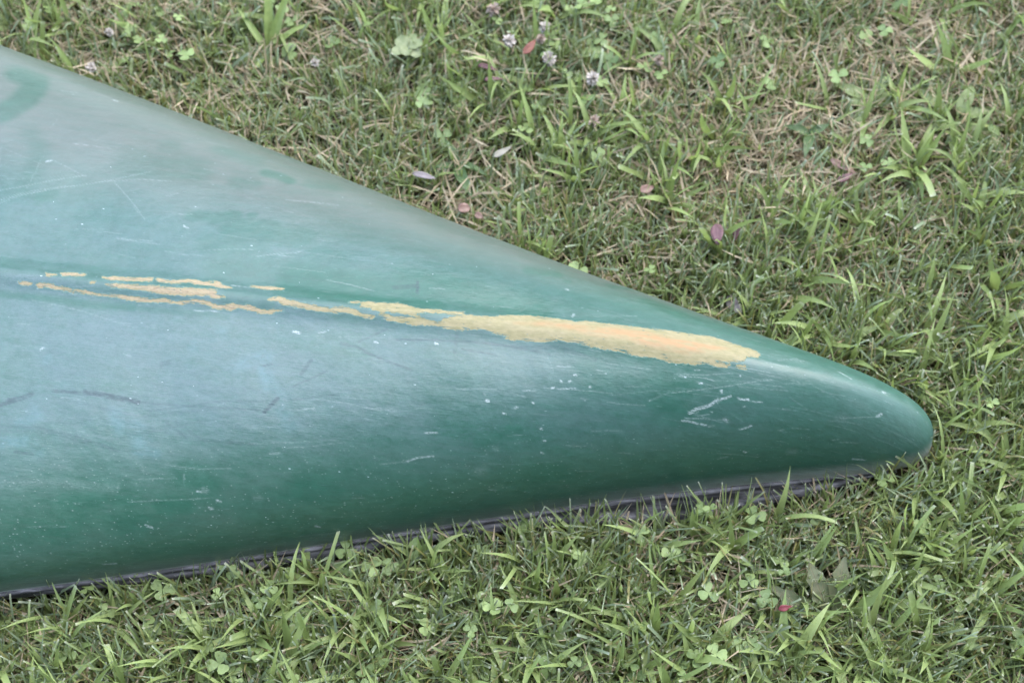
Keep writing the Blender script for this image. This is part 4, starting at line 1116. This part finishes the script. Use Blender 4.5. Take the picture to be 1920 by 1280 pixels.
def plant(name, x, y, z, leaves, mat, label, cat, shape, seed, fold=0.25, lobes=0.0, group=None):
    root = empty(name, (x, y, 0.0))
    tag(root, label, cat, group)
    for i, (az, L, W, tilt, bend) in enumerate(leaves):
        V, q, uv = leaf_mesh(L, W, bend, fold, shape, 12, 0.0, lobes, seed * 31 + i, tilt)
        V = rotz(rotx(V, random.uniform(-0.25, 0.25)), az) + np.array([0, 0, z])
        V[:, 2] = np.maximum(V[:, 2], 0.006)
        mesh_np("leaf", V, None, mat, root, quads=q, uv=uv)
    return root

D = radians
plant("broadleaf_weed", 0.359, 0.312, 0.016, [(D(150), 0.044, 0.013, 0.45, 0.5), (D(245), 0.046, 0.014, 0.4, 0.55), (D(10), 0.040, 0.014, 0.4, 0.5), (D(60), 0.034, 0.012, 0.6, 0.5), (D(200), 0.030, 0.012, 0.5, 0.5)], M_PLANT,
      "pale green broad-leaved weed growing at the edge of the dry patch, upper right", "weed", "ovate", 1, group="broad-leaved weeds at upper right")
plant("broadleaf_weed", 0.440, 0.285, 0.016, [(D(140), 0.055, 0.014, 0.4, 0.45), (D(268), 0.058, 0.019, 0.35, 0.4), (D(-30), 0.056, 0.016, 0.35, 0.45), (D(70), 0.046, 0.015, 0.6, 0.5), (D(215), 0.036, 0.013, 0.5, 0.4), (D(15), 0.040, 0.014, 0.5, 0.5)], M_PLANT,
      "broad-leaved weed with one long leaf pointing down, near the right edge", "weed", "spoon", 2, group="broad-leaved weeds at upper right")
plant("broadleaf_weed", 0.292, 0.268, 0.024, [(D(262), 0.034, 0.011, 0.45, 0.45), (D(170), 0.026, 0.009, 0.5, 0.5), (D(30), 0.024, 0.009, 0.5, 0.5)], M_PLANTD,
      "small dark green weed with one upright leaf left of the dry patch", "weed", "lance", 3, group="broad-leaved weeds at upper right")
plant("broadleaf_weed", -0.055, 0.236, 0.016, [(D(-60), 0.048, 0.012, 0.5, 0.5), (D(-20), 0.036, 0.010, 0.5, 0.6), (D(120), 0.030, 0.010, 0.6, 0.5), (D(200), 0.028, 0.009, 0.5, 0.5)], M_PLANTD,
      "narrow-leaved dark weed growing close above the canoe edge", "weed", "lance", 4)
plant("dandelion_plant", 0.272, -0.228, 0.018, [(D(118), 0.062, 0.017, 0.55, 0.35), (D(80), 0.060, 0.016, 0.6, 0.35), (D(152), 0.064, 0.016, 0.4, 0.35), (D(12), 0.044, 0.014, 0.45, 0.45), (D(215), 0.040, 0.013, 0.4, 0.5), (D(290), 0.036, 0.012, 0.4, 0.5)], M_DAND,
      "dandelion rosette with reddish ribbed leaves in the lower right grass", "dandelion", "spoon", 5, 0.2, 0.28)
plant("round_leaved_plant", -0.105, 0.366, 0.034, [(D(20), 0.016, 0.014, 0.35, 0.3), (D(85), 0.019, 0.015, 0.1, 0.3), (D(150), 0.015, 0.014, 0.45, 0.4), (D(215), 0.018, 0.013, 0.2, 0.2), (D(265), 0.013, 0.012, 0.5, 0.5), (D(320), 0.017, 0.014, 0.15, 0.3)], M_ROUND,
      "pale green plant with a clump of rounded scalloped leaves", "weed", "round", 6, 0.15, 0.10)
plant("grass_tuft", -0.248, 0.378, 0.006, [(D(100), 0.085, 0.010, 1.0, 0.35), (D(75), 0.082, 0.010, 1.05, 0.30), (D(135), 0.060, 0.008, 0.9, 0.5), (D(30), 0.055, 0.008, 0.9, 0.6), (D(250), 0.045, 0.007, 0.9, 0.8)], M_LIME,
      "tall lime green grass tuft at the top left edge", "grass tuft", "blade", 7, 0.35, group="light green grass tufts")
plant("grass_tuft", 0.108, 0.296, 0.012, [(D(85), 0.044, 0.0062, 0.9, 0.45), (D(40), 0.042, 0.0058, 0.7, 0.5), (D(8), 0.046, 0.0055, 0.5, 0.45), (D(130), 0.040, 0.0055, 0.8, 0.5), (D(200), 0.036, 0.005, 0.7, 0.6), (D(-45), 0.034, 0.005, 0.6, 0.6)], M_LIME,
      "light green grass tuft spreading like a star below the clover flowers", "grass tuft", "blade", 8, 0.3, group="light green grass tufts")
plant("grass_tuft", 0.048, 0.252, 0.012, [(D(120), 0.048, 0.0062, 0.8, 0.5), (D(65), 0.040, 0.0058, 0.8, 0.5), (D(20), 0.046, 0.0055, 0.7, 0.9), (D(95), 0.040, 0.0055, 1.0, 0.4), (D(250), 0.030, 0.005, 0.7, 0.6)], M_LIME,
      "light green grass tuft right of the bleached pale leaf", "grass tuft", "blade", 9, 0.3, group="light green grass tufts")

# ------------------------------------------------------------------ shade tree standing behind the photographer
M_BARK = mat_plain("bark", (0.055, 0.042, 0.032), (0.12, 0.095, 0.075), 22, 0.9)
M_TREE = mat_plain("tree_leaves", (0.030, 0.062, 0.016), (0.060, 0.105, 0.028), 3, 0.5, 0.22)
def shade_tree(loc, label, seed, rad_, low, ncl):
    r = np.random.default_rng(seed)
    root = empty("shade_tree", loc)
    tag(root, label, "tree", "trees round the lawn, seen only as reflections")
    pts = [(0, 0, -0.1), (0.03, 0, 0.6), (0.08, 0.05, 1.6), (0.05, 0.2, 2.6), (0.0, 0.3, 3.6), (-0.05, 0.35, 4.8), (0, 0.4, 6.2)]
    V, q = tube(pts, [0.34, 0.26, 0.22, 0.20, 0.16, 0.11, 0.05], 14)
    mesh_np("trunk", V, None, M_BARK, root, quads=q)
    cl = []
    for i in range(11):
        a = i * 2.4 + r.uniform(-0.3, 0.3); h = 2.4 + 0.30 * i
        R_ = r.uniform(2.2, 3.6) * (1 - 0.045 * i)
        e = np.array([R_ * cos(a), R_ * sin(a) + 0.3, h + r.uniform(0.9, 1.9)])
        s0 = np.array([0.03, 0.25, h]); m = (s0 + e) / 2 + np.array([0, 0, 0.35])
        tt = np.linspace(0, 1, 7)[:, None]
        P = s0 * (1 - tt) ** 2 + 2 * m * tt * (1 - tt) + e * tt ** 2
        V, q = tube(P, np.linspace(0.085, 0.02, 7), 8)
        mesh_np("limb", V, None, M_BARK, root, quads=q)
        cl += [(e, 1.25), ((m + e) / 2 + r.normal(0, 0.3, 3), 1.1)]
    for i in range(ncl):
        u = r.normal(0, 1, 3); u /= np.linalg.norm(u)
        c_ = np.array([0, 0.2, 4.6]) + u * np.array(rad_) * r.uniform(0.6, 1.0)
        if c_[2] > low: cl.append((c_, r.uniform(0.8, 1.3)))
    cen, siz = [], []
    for c_, rad in cl:
        k = int(420 * rad)
        u = r.normal(0, 1, (k, 3)); u /= np.linalg.norm(u, axis=1)[:, None]
        cen.append(c_ + u * (rad * r.uniform(0.25, 1.0, (k, 1)) ** 0.6) * np.array([1, 1, 0.75]))
    cen = np.concatenate(cen); n = len(cen)
    a = r.normal(0, 1, (n, 3)); a /= np.linalg.norm(a, axis=1)[:, None]
    b = np.cross(a, r.normal(0, 1, (n, 3))); b /= np.linalg.norm(b, axis=1)[:, None]
    L = r.uniform(0.09, 0.17, (n, 1)); W = L * 0.36
    V = np.stack([cen - a * L, cen - b * W, cen + a * L, cen + b * W], 1).reshape(-1, 3)
    mesh_np("crown", V, None, M_TREE, root, quads=np.arange(n * 4).reshape(-1, 4), smooth=False)
shade_tree((0.6, -5.2, 0.0), "large leafy shade tree overhanging from behind the camera, mirrored dark in the hull", 77, (6.0, 3.9, 3.4), 1.3, 96)
shade_tree((-7.5, 10.2, 0.0), "leafy tree far beyond the lawn at left, mirrored in the hull's upper edge", 78, (4.4, 3.2, 3.0), 1.0, 40)
shade_tree((0.5, 11.2, 0.0), "leafy tree far beyond the lawn in the middle, mirrored in the hull's upper edge", 79, (4.4, 3.2, 3.0), 1.0, 40)
shade_tree((8.5, 10.5, 0.0), "leafy tree far beyond the lawn at right, mirrored in the hull's upper edge", 80, (4.4, 3.2, 3.0), 1.0, 40)

def hedge():  # added out of view to block low sky from the hull's reflection
    r = np.random.default_rng(91)
    root = empty("hedge", (0.0, -7.6, 0.0))
    tag(root, "clipped green hedge behind the camera, mirrored dark in the lower hull", "hedge")
    for i in range(16):
        x = -7.5 + i + r.uniform(-0.2, 0.2)
        V, q = tube([(x, 0, -0.05), (x + 0.03, 0.02, 0.5), (x - 0.04, 0.0, 1.1), (x + r.uniform(-.1, .1), 0.05, 1.9)], [0.05, 0.04, 0.03, 0.012], 7)
        mesh_np("stem", V, None, M_BARK, root, quads=q)
    n = 22000
    cen = np.stack([r.uniform(-8, 8, n), r.uniform(-0.6, 0.6, n), r.uniform(0.02, 2.5, n)], 1)
    cen[:, 2] *= 1 + 0.05 * np.sin(cen[:, 0] * 2.3) + 0.03 * np.sin(cen[:, 0] * 7.1)
    a = r.normal(0, 1, (n, 3)); a /= np.linalg.norm(a, axis=1)[:, None]
    b = np.cross(a, r.normal(0, 1, (n, 3))); b /= np.linalg.norm(b, axis=1)[:, None]
    L = r.uniform(0.05, 0.10, (n, 1)); W = L * 0.45
    V = np.stack([cen - a * L, cen - b * W, cen + a * L, cen + b * W], 1).reshape(-1, 3)
    mesh_np("foliage", V, None, M_TREE, root, quads=np.arange(n * 4).reshape(-1, 4), smooth=False)
hedge()
